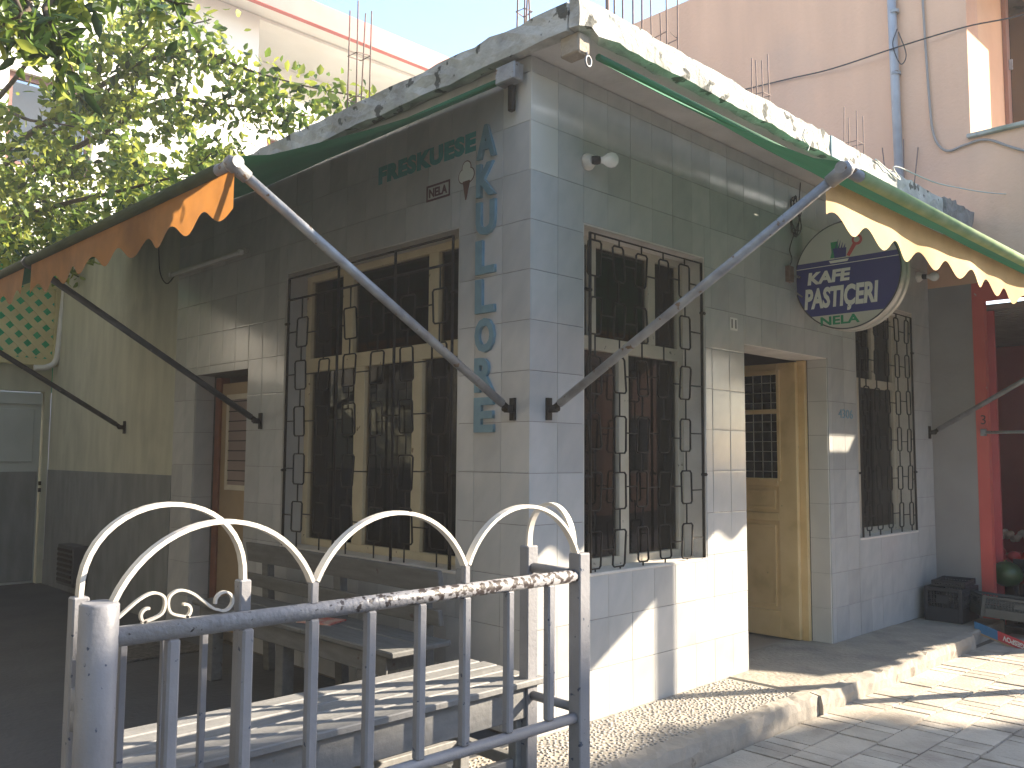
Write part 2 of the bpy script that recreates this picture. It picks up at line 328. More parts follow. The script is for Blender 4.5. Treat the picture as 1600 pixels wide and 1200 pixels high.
while tries < 14000:
    tries += 1; x, y = random.uniform(-.44, 1.70), random.uniform(-.462, -.012)
    if x > .9 and random.random() < .75*(x-.8)*(1 if y > -.3 else .6): continue
    r1 = random.uniform(.0105, .018); k_ = (int(x/.04), int(y/.04))
    if any((x-px_)**2+(y-py_)**2 < (.78*(r1+pr_))**2 for i in (-1, 0, 1) for j in (-1, 0, 1) for px_, py_, pr_ in grid.get((k_[0]+i, k_[1]+j), ())): continue
    grid.setdefault(k_, []).append((x, y, r1)); a = random.gauss(.4, .5); r2 = r1*random.uniform(.5, .75); ca, sa = math.cos(a), math.sin(a)
    pb.add([(x+ca*v.x*r1-sa*v.y*r2, y+sa*v.x*r1+ca*v.y*r2, -.001+v.z*random.uniform(.0055, .0065)) for v in IV], IF)
o = pb.build('pebble_mosaic', PEBB, pv, 0, True); o['kind'] = 'stuff'
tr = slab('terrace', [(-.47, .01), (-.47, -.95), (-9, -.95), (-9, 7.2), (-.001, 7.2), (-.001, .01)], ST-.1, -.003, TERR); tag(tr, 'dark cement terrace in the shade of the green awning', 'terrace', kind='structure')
# ------------------------------------------------------------------ cafe building
cafe = thing('cafe_building', 'single storey corner cafe clad in pale glazed tiles with concrete roof slab', 'building', (2.5, 2, 0))
RW = [(.40, 1.53, .73, 2.555), (1.98, 3.14, -.2, 2.065), (3.62, 4.755, .72, 2.59)]            # openings street wall (x0, x1, z0, z1)
LW = [(.53, 2.30, .73, 2.555), (2.80, 3.63, -.2, 1.94)]                                      # openings side wall (y0, y1, z0, z1)
ZT = 3.33
mb = MB()
for a, b, c, d in rects_minus(.012, 5.14, ST, ZT-.02, RW): mb.box(a, b, .012, .26, c, d)
wall_s = mb.build('street_wall', GROUT, cafe)
mb = MB()
for a, b, c, d in rects_minus(.261, 4.0, ST, ZT-.02, LW): mb.box(.012, .26, a, b, c, d)
wall_l = mb.build('side_wall', GROUT, cafe)
box('partition_wall', .27, 5.1, 4.2, 4.3, 0, ZT-.03, DARK, cafe); box('ceiling', .27, 5.1, .27, 4.19, 3.0, 3.06, DARK, cafe); box('interior_floor', .27, 5.1, .27, 4.19, -.1, -.002, pmat('interior_floor_tile', (.30, .27, .24), (.25, .22, .2), scale=5, rough=.3), cafe)
box('inner_wall', 5.02, 5.1, .27, 4.19, 0, 2.99, DARK, cafe)
# tiles: each one an object (shared block), pieces where openings cut them
TS = {False: UB.copy(), True: UB.copy()}; TS[False].materials.append(TILE); TS[True].materials.append(TILEW)
tiles = []
def tile_wall(side, length, holes):
    ZS = [k*.25 for k in range(14)]+[ZT]
    for i in range(int(math.ceil(length/.2))):
        a0, a1 = i*.2, min((i+1)*.2, length)
        for k in range(len(ZS)-1):
            z0, z1 = ZS[k], ZS[k+1]
            cut = [h for h in holes if h[0] < a1-.004 and h[1] > a0+.004 and h[2] < z1-.004 and h[3] > z0+.004]
            for p in (rects_minus(a0, a1, z0, z1, [(max(h[0], a0), min(h[1], a1), h[2], h[3]) for h in cut]) if cut else [(a0, a1, z0, z1)]):
                if p[1]-p[0] < .012 or p[3]-p[2] < .012: continue
                white = (i == 0 and ((side == 'R' and k in (11, 12)) or (side == 'L' and k in (12,))))
                tiles.append((side, p, white, z1 > 3.26))
tile_wall('R', 5.14, RW); tile_wall('L', 4.0, LW)
jj = []                                   # reveal tiles of the doorway
for k in range(9):
    z1 = min(2.06, .25*k+.25)
    if z1 > .25*k+.02: jj.append(('J', (.006, .155, .25*k, z1), True, False)); jj.append(('K', (.006, .155, .25*k, z1), False, False))
tiles += jj
def tcen(t):
    a = (t[1][0]+t[1][1])/2; z = (t[1][2]+t[1][3])/2
    return Vector((a, 0, z)) if t[0] == 'R' else (Vector((3.14, a, z)) if t[0] == 'J' else Vector((0, a if t[0] == 'L' else a+3.5, z)))
def tsize(t): return (t[1][1]-t[1][0])*(t[1][3]-t[1][2])/(tcen(t)-CAM).length_squared
tiles.sort(key=tsize, reverse=True); rest = {True: MB(), False: MB()}
GAP = .0022
for q, (side, (a0, a1, z0, z1), white, top) in enumerate(tiles):
    wd, ht, a, z = a1-a0-GAP, z1-z0-GAP, (a0+a1)/2, (z0+z1)/2; jt = random.uniform(-.0004, .0009)
    if side == 'R': loc, scl, rot, par = (a, .006+jt, z), (wd, ht, .011), (math.pi/2, 0, 0), wall_s
    elif side == 'L': loc, scl, rot, par = (.006+jt, a, z), (wd, ht, .011), (math.pi/2, 0, -math.pi/2), wall_l
    elif side == 'J': loc, scl, rot, par = (3.134, a, z), (wd, ht, .011), (math.pi/2, 0, -math.pi/2), wall_s
    else: loc, scl, rot, par = (a, 3.624, z), (wd, ht, .011), (math.pi/2, 0, 0), wall_l
    if q < 300:
        o = bpy.data.objects.new('tile', TS[white]); COL.objects.link(o); o.parent = par; o.location = loc; o.scale = scl
        o.rotation_euler = (rot[0]+random.gauss(0, .0016), random.gauss(0, .0016), rot[2]+random.gauss(0, .0016))
    else:
        hx = .0055; e = {'R': (wd/2, hx, ht/2), 'K': (wd/2, hx, ht/2), 'L': (hx, wd/2, ht/2), 'J': (hx, wd/2, ht/2)}[side]
        rest[white].box(loc[0]-e[0], loc[0]+e[0], loc[1]-e[1], loc[1]+e[1], loc[2]-e[2], loc[2]+e[2])
for wh in (True, False):
    if rest[wh].v: o = rest[wh].build('far_tiles', TILEW if wh else TILE, wall_l); o['kind'] = 'stuff'
# plaster end of the side wall
box('plaster_wall', .004, .26, 4.002, 7.0, ST, ZT-.02, PLASTER, cafe); box('dado', -.003, .01, 4.005, 6.995, ST, 1.16, DADO, cafe)
# roof slab with rough lip
def rough_box(name, x0, x1, y0, y1, z0, z1, mat, parent, step=.09, amp=.008, bev=.012):
    bm = bmesh.new(); me0 = MB().box(x0, x1, y0, y1, z0, z1).mesh('t'); bm.from_mesh(me0); bmesh.ops.recalc_face_normals(bm, faces=bm.faces)
    for ax, (lo, hi) in enumerate(((x0, x1), (y0, y1), (z0, z1))):
        k = min(70, int((hi-lo)/step))
        for i in range(1, k):
            no = Vector((0, 0, 0)); no[ax] = 1; c = Vector((0, 0, 0)); c[ax] = lo+(hi-lo)*i/k
            bmesh.ops.bisect_plane(bm, geom=bm.verts[:]+bm.edges[:]+bm.faces[:], plane_co=c, plane_no=no)
    for v in bm.verts: v.co += Vector((random.gauss(0, amp), random.gauss(0, amp), random.gauss(0, amp)))
    me = bpy.data.meshes.new(name); bm.to_mesh(me); bm.free()
    return link(name, me, mat, parent)
for kk in KERBS: kerb(*kk)
rough_box('roof_slab', -.09, 5.0, -.40, -.33, 3.318, 3.455, CONC, cafe, .045, .004)
rough_box('roof_slab', -.092, -.03, -.325, 7.1, 3.314, 3.452, CONC, cafe, .045, .004)
box('roof_slab', -.028, 5.14, -.328, 7.1, 3.335, 3.44, SOFF, cafe)
box('repair_patch', 2.42, 2.60, -.408, -.395, 3.315, 3.455, pmat('blue_grey_cement_patch', (.34, .42, .46), (.3, .38, .42), scale=8, rough=.9), cafe)
rough_box('repair_patch', 4.42, 5.05, -.425, -.30, 3.31, 3.465, pmat('grey_cement_patch', (.24, .23, .22), (.16, .15, .15), scale=8, rough=1, bump=.6), cafe, .05, .008)
# ------------------------------------------------------------------ windows and grilles
def wallmap(side):                        # (along, outward, up) -> world
    if side == 'R': return lambda a, d, z: Vector((a, -d, z))
    return lambda a, d, z: Vector((-d, a, z))
def mbox(mb_, P, a0, a1, d0, d1, z0, z1):
    p, q = P(a0, d0, z0), P(a1, d1, z1); return mb_.box(p.x, q.x, p.y, q.y, p.z, q.z)
def window(side, op, ups, lows, tz, fm, label, stiles=.06):
    P = wallmap(side); a0, a1, z0, z1 = op; d0, d1 = -.205, -.16
    win = MB(); fr = stiles
    for p in ((a0, a0+fr, z0, z1), (a1-fr, a1, z0, z1), (a0+fr, a1-fr, z0, z0+.05), (a0+fr, a1-fr, z1-.05, z1)): mbox(win, P, p[0], p[1], d0, d1, p[2], p[3])
    wobj = win.build('window_frame', fm, cafe, .003); wobj['label'] = label
    mbox(MB(), P, 0, 0, 0, 0, 0, 0)
    t = MB(); mbox(t, P, a0+fr, a1-fr, d0+.002, d1+.003, tz[0], tz[1]); t.build('transom', fm, wobj, .003)
    for ms, za, zb in ((ups, tz[1], z1-.05), (lows, z0+.05, tz[0])):
        for m0, m1 in ms: b = MB(); mbox(b, P, m0, m1, d0+.004, d1+.001, za, zb); b.build('mullion', fm, wobj, .003)
        ed = [a0+fr]+[x for m in sorted(ms) for x in m]+[a1-fr]
        for p, q in zip(ed[::2], ed[1::2]):
            b = MB(); mbox(b, P, p, q, -.187, -.183, za, zb); b.build('pane', GLASS, wobj)
    rv = MB()                              # reveals
    for p in ((a0-.001, a0+.008, z0, z1), (a1-.008, a1+.001, z0, z1), (a0, a1, z1-.008, z1+.001)): mbox(rv, P, p[0], p[1], -.158, -.004, p[2], p[3])
    rv.build('reveal', REVEAL if side == 'R' else GREYREV, wobj)
    s = MB(); mbox(s, P, a0, a1, -.158, .002, z0-.012, z0+.006); s.build('sill', REVEAL, wobj, .004)
    return wobj
GREYREV = pmat('side_reveal_tile', (.50, .49, .46), (.43, .42, .40), scale=4, rough=.4)
def grille(side, op, cols, ztops, label, hgt=.192, wd=.10, bars=(), extra_top=None, dz=0, skip=()):
    P = wallmap(side); a0, a1, z0, z1 = op; D = .004
    fr = MB()
    e = .045
    fr.tube([P(a0+e, D, z0+.01), P(a0+e, D, z1-e), P(a1-e, D, z1-e), P(a1-e, D, z0+.01)], .009, 6, cap=True)
    if extra_top: fr.tube([P(a0+e, D, extra_top), P(a1-e, D, extra_top)], .008, 5)
    for b in bars: fr.tube([P(b, D+.006, z0+.01), P(b, D+.006, z1-e)], .009, 5)
    for a in (a0+.01, a1-.01):
        for z in (z0+.5, z1-.35): fr.tube([P(a if a < a1-.5 else a, D, z), P(a+(e if a < (a0+a1)/2 else -e), D, z)], .010, 5)
    gobj = fr.build('window_grille', IRON, cafe, 0, True); gobj['label'] = label
    zt = ztops; R_ = .0056
    for ci, c in enumerate(cols):
        zprev = (extra_top or z1-e)
        for ri, z in enumerate(zt):
            top = z+random.uniform(-.006, .006); bot = top-hgt+random.uniform(-.006, .006); sk = random.uniform(-.008, .008); cx = c+random.uniform(-.006, .006); k = .012; hw = wd/2+random.uniform(-.005, .004)
            if (ci, ri) not in skip:
                pts = [(cx-hw+k+sk, top), (cx+hw-k+sk, top), (cx+hw+sk, top-k), (cx+hw-sk, bot+k), (cx+hw-k-sk, bot), (cx-hw+k-sk, bot), (cx-hw-sk, bot+k), (cx-hw+sk, top-k)]
                MB().tube([P(a, D, zz) for a, zz in pts], R_, 4, True).build('link', IRON, gobj, 0, True)
            MB().tube([P(c, D, zprev), P(c, D, top)], R_, 4).build('tie_bar', IRON, gobj); zprev = bot
            zm = top-hgt*.5+random.uniform(-.02, .02)
            nxt = cols[ci+1]-wd/2 if ci+1 < len(cols) else max(a0+e, a1-e)
            if abs(nxt-c) > wd/2+.02 and random.random() < .86: MB().tube([P(cx+hw, D, zm), P(nxt, D, zm)], R_*.9, 4).build('tie_bar', IRON, gobj)
            if ci == 0: MB().tube([P(a0+e, D, zm), P(cx-hw, D, zm)], R_*.9, 4).build('tie_bar', IRON, gobj)
        MB().tube([P(c, D, zprev), P(c, D, z0+.012)], R_, 4).build('tie_bar', IRON, gobj)
    return gobj
window('R', RW[0], [(.63, .69), (1.17, 1.24)], [(.89, .98)], (1.92, 1.995), CREAM, 'cream window frame with plum curtains, street wall')
window('L', LW[0], [(.89, .98), (1.74, 1.86)], [(1.03, 1.12), (1.60, 1.71)], (1.89, 1.98), OCHREW, 'wide ochre window frame on the side wall')
window('R', RW[2], [(4.28, 4.34)], [(3.98, 4.05)], (1.92, 1.99), CREAM, 'cream window frame beyond the yellow door')
grille('R', RW[0], [.485, .69, .89, 1.095, 1.31], [2.47, 2.165, 1.86, 1.553, 1.25, .95], 'black chain-link patterned grille of the window nearest the corner')
grille('L', LW[0], [.68, .96, 1.245, 1.53, 1.82, 2.085], [2.235, 1.94, 1.64, 1.335, 1.035], 'black patterned grille of the wide side window', bars=(1.075, 1.655), extra_top=2.362, wd=.125)
grille('R', RW[2], [3.78, 3.98, 4.19, 4.40, 4.61], [2.51, 2.205, 1.895, 1.585, 1.275, .97], 'black patterned grille of the window beyond the door', wd=.085)
# curtains and things inside
def curtain(name, side, a0, a1, z0, z1, d, mat, label):
    P = wallmap(side); n = int((a1-a0)/.02); m = MB(); pts = [P(a0+(a1-a0)*i/n, d+.022*math.sin(i*1.3)+.008*math.sin(i*.37), 0) for i in range(n+1)]
    m.add([Vector((p.x, p.y, z)) for p in pts for z in (z0, z1)], [(2*i, 2*i+2, 2*i+3, 2*i+1) for i in range(n)])
    o = m.build(name, mat, None, 0, True); return tag(o, label, 'curtain')
curtain('curtain', 'R', .98, 1.72, .45, 2.5, -.26, CURT, 'plum curtain gathered behind the window nearest the corner, right half')
curtain('curtain', 'R', .38, .95, .45, 2.5, -.30, CURT, 'plum curtain behind the left pane of the window nearest the corner')
curtain('curtain', 'L', 1.72, 2.5, .45, 1.93, -.26, CURT2, 'grey net curtain behind the left end of the wide side window')
curtain('curtain', 'R', 3.7, 5.0, .45, 2.5, -.27, CURT2, 'grey curtain behind the window beyond the door')
curtain('curtain', 'L', .5, 2.5, 1.93, 2.5, -.30, pmat('dark_plum_curtain', (.10, .075, .09), (.07, .05, .06), scale=2, rough=.9, stretch=(8, 8, .4)), 'dark curtain across the upper lights of the wide side window')
ct = thing('display_counter', 'red brown wooden counter seen dimly through the side window', 'counter', (1.2, 1.2, 0))
box('counter_body', .9, 1.4, .7, 2.0, 0, .88, WOODR, ct, .01); box('counter_top', .86, 1.44, .66, 2.04, .881, .92, CREAM, ct, .008)
for i in range(3): box('drawer_front', .885, .899, .76+i*.42, 1.12+i*.42, .25, .8, WOODR, ct, .006)
# ------------------------------------------------------------------ doors
rv = MB(); rv.box(1.986, 3.128, .004, .25, 2.060, 2.068); rv.build('lintel', REVEAL, cafe)
df = MB(); df.box(3.088, 3.127, .158, .225, 0.002, 2.058); dfo = df.build('door_frame', OCHRE, cafe, .004)
door = thing('door', 'ochre panelled door standing open, wire glass above, street entrance', 'door', (3.02, .25, .01))
# the leaf stands open along +y in the plane x = 3.02 (its face looks to -x)
X0, X1 = 3.043, 3.086; DY = Vector((0, 1, 0))
def dbox(nm, y0, y1, z0, z1, dx0, dx1, mat, par, bev=.003): return box(nm, X0+dx0, X1+dx1, y0, y1, z0, z1, mat, par, bev)
leaf = MB()
for y0, y1, z0, z1 in ((.21, .36, .01, 2.045), (.98, 1.09, .01, 2.045), (.36, .98, .01, .20), (.36, .98, .86, .92), (.36, .98, 1.12, 1.18), (.36, .98, 1.965, 2.045), (.36, .98, 1.665, 1.70)): leaf.box(X0, X1, y0, y1, z0, z1)
lf = leaf.build('door_leaf', OCHRE, door, .003)
for z0, z1 in ((.20, .86), (.92, 1.12)):
    pn = dbox('panel', .36, .98, z0, z1, .014, -.014, OCHRE, door); m = MB()
    for p in ((.39, .41, z0+.03, z1-.03), (.93, .95, z0+.03, z1-.03), (.41, .93, z0+.03, z0+.05), (.41, .93, z1-.05, z1-.03)): m.box(X0+.004, X0+.0139, *p)
    m.build('panel_moulding', OCHRE, pn, .002)
for z0, z1 in ((1.18, 1.665), (1.70, 1.965)):
    gl = dbox('pane', .36, .98, z0, z1, .018, -.018, glassmat('wire_glass', (.25, .24, .24)), door, 0)
    m = MB()
    k = .36+.055
    while k < .98: m.box(X0+.008, X0+.013, k-.002, k+.002, z0, z1); k += .075
    k = z0+.05
    while k < z1: m.box(X0+.0075, X0+.0125, .36, .98, k-.002, k+.002); k += .075
    m.build('wire_grid', METALW, gl)
m = MB()
for y0, y1, z0, z1 in ((.335, .36, 1.16, 1.995), (.98, 1.0, 1.16, 1.995), (.36, .98, 1.96, 1.995), (.36, .98, 1.15, 1.18)): m.box(X0-.012, X0-.0005, y0, y1, z0, z1)
m.build('glazing_bead', OCHRE, door, .002)
for z in (.35, 1.75): m = MB().lathe((3.070, .233, z), (0, 0, 1), [(0, .012), (.10, .012)], 8).build('hinge', OCHRE, door)
d2 = thing('door', 'brown and cream half glazed door recessed in the side wall', 'door', (.19, 3.2, 0))
box('door_leaf', .185, .225, 2.86, 3.54, .005, 1.88, pmat('tan_door_paint', (.34, .24, .13), (.28, .20, .11), scale=4, rough=.5), d2)
box('door_frame', .165, .245, 3.54, 3.62, .004, 1.93, pmat('red_brown_frame', (.24, .09, .05), (.18, .07, .04), scale=8, rough=.6), d2, .004)
box('pane', .178, .184, 2.95, 3.40, 1.1, 1.75, DARK, d2); m = MB()
for i in range(9): m.box(.172, .176, 2.95, 3.40, 1.13+i*.075, 1.137+i*.075)
m.build('wire_grid', IRON, d2); m = MB()
for y0, y1, z0, z1 in ((2.91, 2.95, 1.06, 1.79), (3.40, 3.44, 1.06, 1.79), (2.95, 3.40, 1.75, 1.79), (2.95, 3.40, 1.06, 1.10)): m.box(.170, .1845, y0, y1, z0, z1)
m.build('glazing_bead', CREAM, d2, .002)
# ------------------------------------------------------------------ lettering, plates, lamps on the walls
lt = thing('shop_lettering', 'raised blue grey letters AKULLORE running down the corner tiles', 'lettering', (-.005, .32, 1.43))
zs = np.linspace(3.055, 1.425, 9)
for i, ch in enumerate('AKULLORE'):
    text('letter', ch, (-.384, -.24, zs[i+1]+.026, zs[i]), (.0003, 0, 0), LR, ZUP, .018, BLUEL, lt, bold=.04)
text('painted_lettering', 'FRESKUESE', (-1.27, -.405, 2.94, 3.048), (.0003, 0, 0), LR, ZUP, .002, TEAL, None, bold=.065, sp=1.12)
tag(bpy.data.objects['painted_lettering'], 'teal painted word FRESKUESE under the awning beside the corner', 'lettering')
pl = thing('name_plate', 'small framed plate reading NELA under the teal word', 'sign', (-.004, .71, 2.75))
m = MB()
for a0, a1, b0, b1 in ((-.812, -.612, 2.742, 2.752), (-.812, -.612, 2.822, 2.832), (-.812, -.803, 2.752, 2.822), (-.621, -.612, 2.752, 2.822)): m.box(-.003, .0004, -a1, -a0, b0, b1)
m.build('plate_border', MAROON, pl); text('letter', 'NELA', (-.79, -.636, 2.762, 2.812), (.0003, 0, 0), LR, ZUP, .002, MAROON, pl, bold=.03)
ic = thing('ice_cream_emblem', 'painted ice cream cone with white scoops beside the blue letters', 'emblem', (-.003, .5, 2.69))
def disc(cx, cz, r, n=20): return [(cx+r*math.cos(2*math.pi*i/n), cz+r*math.sin(2*math.pi*i/n)) for i in range(n)]
m = MB()
for i, (cx, cz, r) in enumerate(((-.478, 2.866, .032), (-.502, 2.822, .036), (-.455, 2.822, .036))): m.prism(disc(cx, cz, r+.006), (.0003, 0, 0), LR, ZUP, .0012+.0002*i)
m.build('outline', CONE, ic); m = MB()
for i, (cx, cz, r) in enumerate(((-.478, 2.866, .032), (-.502, 2.822, .036), (-.455, 2.822, .036))): m.prism(disc(cx, cz, r), (.0003, 0, 0), LR, ZUP, .0024+.0002*i)
m.build('scoop', SIGNW, ic); MB().prism([(-.505, 2.792), (-.484, 2.690), (-.478, 2.690), (-.448, 2.792)], (.0003, 0, 0), LR, ZUP, .004).build('cone', CONE, ic)
hn = thing('house_number', 'small white enamel plate reading 11 above the doorway', 'number plate', (1.85, -.003, 2.14))
box('plate', 1.808, 1.892, -.005, .0004, 2.138, 2.217, WHITEP, hn); text('digit', '11', (1.822, 1.878, 2.150, 2.206), (0, -.0048, 0), RR, ZUP, .002, BLACK, hn, bold=.01)
n2 = text('stencilled_number', '4306', (3.30, 3.54, 1.632, 1.70), (0, .0003, 0), RR, ZUP, .0018, pmat('stencil_blue', (.11, .24, .33), None, rough=.6), None, bold=.0)
tag(n2, 'blue stencilled number 4306 on tiles right of the doorway', 'number')
def wall_lamp(x, z, dirv, label):
    t = thing('wall_lamp', label, 'lamp', (x, -.01, z), 'bare bulb wall lamps'); d = Vector(dirv).normalized()
    MB().lathe((x, .0004, z), (0, -1, 0), [(0, .045), (.012, .046), (.03, .036), (.045, .028)], 16).build('base', PORC, t, 0, True)
    p = Vector((x, -.045, z)); MB().lathe(p, d, [(-.01, .022), (.02, .024), (.035, .021)], 12).build('socket', BLACK, t, 0, True)
    MB().lathe(p+d*.03, d, [(0, .016), (.02, .019), (.045, .036), (.065, .041), (.085, .037), (.1, .022), (.105, .004)], 16).build('bulb', BULB, t, 0, True)
wall_lamp(.425, 2.885, (.75, -.6, .05), 'porcelain lamp holder with bare white bulb near the corner')
wall_lamp(4.9, 2.93, (.2, -.95, -.1), 'bare bulb lamp holder at the far end of the street wall')
# round sign, perpendicular to the wall
rs = thing('round_sign', 'round lightbox sign reading KAFE PASTICERI NELA, navy band, hung over the doorway', 'sign', (2.76, -.36, 2.2))
SX, SY, SZ, SR = 2.70, -.355, 2.575, .372
o_ = Vector((SX, SY, SZ))
MB().lathe((SX, SY, SZ), (1, 0, 0), [(0, SR), (.012, SR+.006), (.05, SR+.006), (.055, SR-.004), (.085, SR-.004), (.09, SR+.006), (.13, SR+.006), (.135, SR-.01)], 64).build('housing', METALW, rs)
def seg(z0, z1, r=SR-.008, n=30):         # slice of the disc between two heights, in (right, up)
    t0, t1 = math.asin(max(-1, min(1, z0/r))), math.asin(max(-1, min(1, z1/r)))
    return [(r*math.cos(t0+(t1-t0)*i/n), r*math.sin(t0+(t1-t0)*i/n)) for i in range(n+1)]+[(-r*math.cos(t1+(t0-t1)*i/n), r*math.sin(t1+(t0-t1)*i/n)) for i in range(n+1)]
R1 = SR-.008
MB().tube([(SX-.001, SY+(SR-.003)*math.cos(k*math.pi/36), SZ+(SR-.003)*math.sin(k*math.pi/36)) for k in range(72)], .005, 5, True).build('edge_trim', PIPED, rs, 0, True)
MB().prism(seg(.115, R1-1e-4), o_, LR, ZUP, .003).build('face_panel', SIGNW, rs); MB().prism(seg(-.265, .075), o_, LR, ZUP, .0031).build('face_panel', SIGNB, rs)
MB().prism(seg(.080, .115), o_, LR, ZUP, .0032).build('face_panel', SIGNB, rs); MB().prism(seg(.075, .080), o_, LR, ZUP, .003).build('stripe', SIGNT, rs); MB().prism(seg(-R1+1e-4, -.265), o_, LR, ZUP, .003).build('face_panel', SIGNW, rs)
of = o_+Vector((-.003, 0, 0))
text('letter', 'KAFE', (-.275, .035, -.042, .045), of, LR, ZUP, .002, SIGNT, rs, bold=.045, shear=.12)
text('letter', 'PASTIÇERI', (-.30, .22, -.245, -.068), of, LR, ZUP, .002, SIGNT, rs, bold=.042, shear=.12)
text('letter', 'NELA', (-.185, .09, -.335, -.275), of, LR, ZUP, .002, SIGNG, rs, bold=.03)
m = MB().prism([(-.105, .125), (-.03, .125), (-.045, .165), (-.05, .235), (-.10, .235), (-.095, .165)], of, LR, ZUP, .0018).build('picture', SIGNG, rs)
m = MB().prism([(-.075, .122), (.005, .122), (.01, .185), (-.085, .19)], of, LR, ZUP, .0026)
for i in range(4): m.prism([(-.07+i*.02, .187), (-.06+i*.02, .187), (-.045+i*.016, .25-.012*i)], of, LR, ZUP, .0026)
m.build('picture', SIGNB, rs)
m = MB().prism([(.01, .13), (.03, .12), (.085, .20), (.06, .215)], of, LR, ZUP, .0022); m.prism(disc(.085, .225, .036, 18), of, LR, ZUP, .0024); m.build('picture', SIGNR, rs)
MB().prism(disc(.083, .227, .02, 14), of, LR, ZUP, .0034).build('picture', SIGNW, rs)
MB().prism([(-.115, .108), (.025, .108), (.015, .09), (-.105, .09)], of, LR, ZUP, .003).build('picture', SIGNT, rs)
m = MB(); m.beam((SX+.06, .0, 2.60), (SX+.06, -.03, 2.60), .04, .03); m.tube([(2.56, .0, 2.62), (2.60, -.02, 2.60), (SX+.03, -.025, 2.60)], .009, 6); m.tube([(2.57, -.002, 2.585), (2.63, -.03, 2.48), (SX+.03, -.04, 2.45)], .006, 6); m.build('bracket', PIPE, rs)
jb = box('junction_box', 2.535, 2.60, -.03, .0005, 2.55, 2.66, pmat('rusty_box', (.15, .09, .07), (.22, .16, .13), scale=25, rough=.8)); tag(jb, 'small rusty junction box on the tiles beside the round sign', 'junction box')
# cable coil on the wall
cb = MB(); c0 = Vector((2.66, -.012, 3.03)); pts = []
for i in range(90):
    t = i/90*2*math.pi*4; r = .085+.02*math.sin(i*.9); pts.append(c0+Vector((r*.75*math.cos(t)+.012*math.sin(i*.5), -.006*math.sin(i*.77)-.006, r*1.45*math.sin(t))))
cb.tube(pts, .004, 5); cb.tube(bez([(2.76, -.01, 3.3), (2.74, -.012, 3.2), (2.72, -.014, 3.12), pts[0]]), .004, 5); cb.tube(bez([pts[-1], (2.62, -.012, 2.86), (2.585, -.01, 2.78), (2.61, -.012, 2.72), (2.575, -.012, 2.66)]), .0035, 5)
tag(cb.build('cable_coil', CABLE, None, 0, True), 'loose coil of black cable hanging on the street wall above the sign', 'cable')
# fluorescent tube on the side wall
fl = thing('tube_lamp', 'dim fluorescent batten lamp above the side door', 'lamp', (-.03, 3.45, 2.78))
box('batten', -.035, -.0005, 2.83, 4.05, 2.775, 2.815, METALW, fl, .004); tube('tube', [(-.055, 2.88, 2.78), (-.055, 4.0, 2.78)], .014, WHITEP, fl)
for y in (2.86, 4.02): box('end_holder', -.07, -.036, y-.015, y+.015, 2.765, 2.80, WHITEP, fl, .003)
tube('cable', bez([(-.01, 4.05, 2.79), (-.012, 4.2, 2.74), (-.01, 4.35, 2.86), (-.01, 4.4, 3.1)]), .005, CABLE, fl, 5)
# hook block under the corner of the slab
hk = thing('hook_block', 'wooden block with iron ring under the roof corner', 'hook', (-.0, -.3, 3.2))
MB().obox((-.055, -.36, 3.215), (.085, 0, 0), (0, .12, 0), (0, 0, .098)).build('block', pmat('old_wood_block', (.38, .32, .25), (.3, .25, .2), scale=9, rough=.9, bump=.4), hk, .008)
MB().tube([(.0+.02*math.cos(t*.5236), -.372, 3.178+.026*math.sin(t*.5236)) for t in range(12)], .005, 6, True).build('ring', PIPE, hk, 0, True); MB().tube([(.0, -.361, 3.225), (.0, -.370, 3.204)], .005, 6).build('eye', PIPE, hk)
ab = thing('awning_bracket', 'rusty folded bracket at the corner end of the side awning', 'bracket', (-.03, .08, 3.1))
MB().obox((-.10, .02, 3.19), (.07, 0, 0), (0, .14, 0), (0, 0, .09)).build('bracket_plate', PIPE, ab, .006); MB().obox((-.05, .085, 3.06), (.03, 0, 0), (0, .035, 0), (0, 0, .15)).build('bracket_arm', IRON, ab, .005)
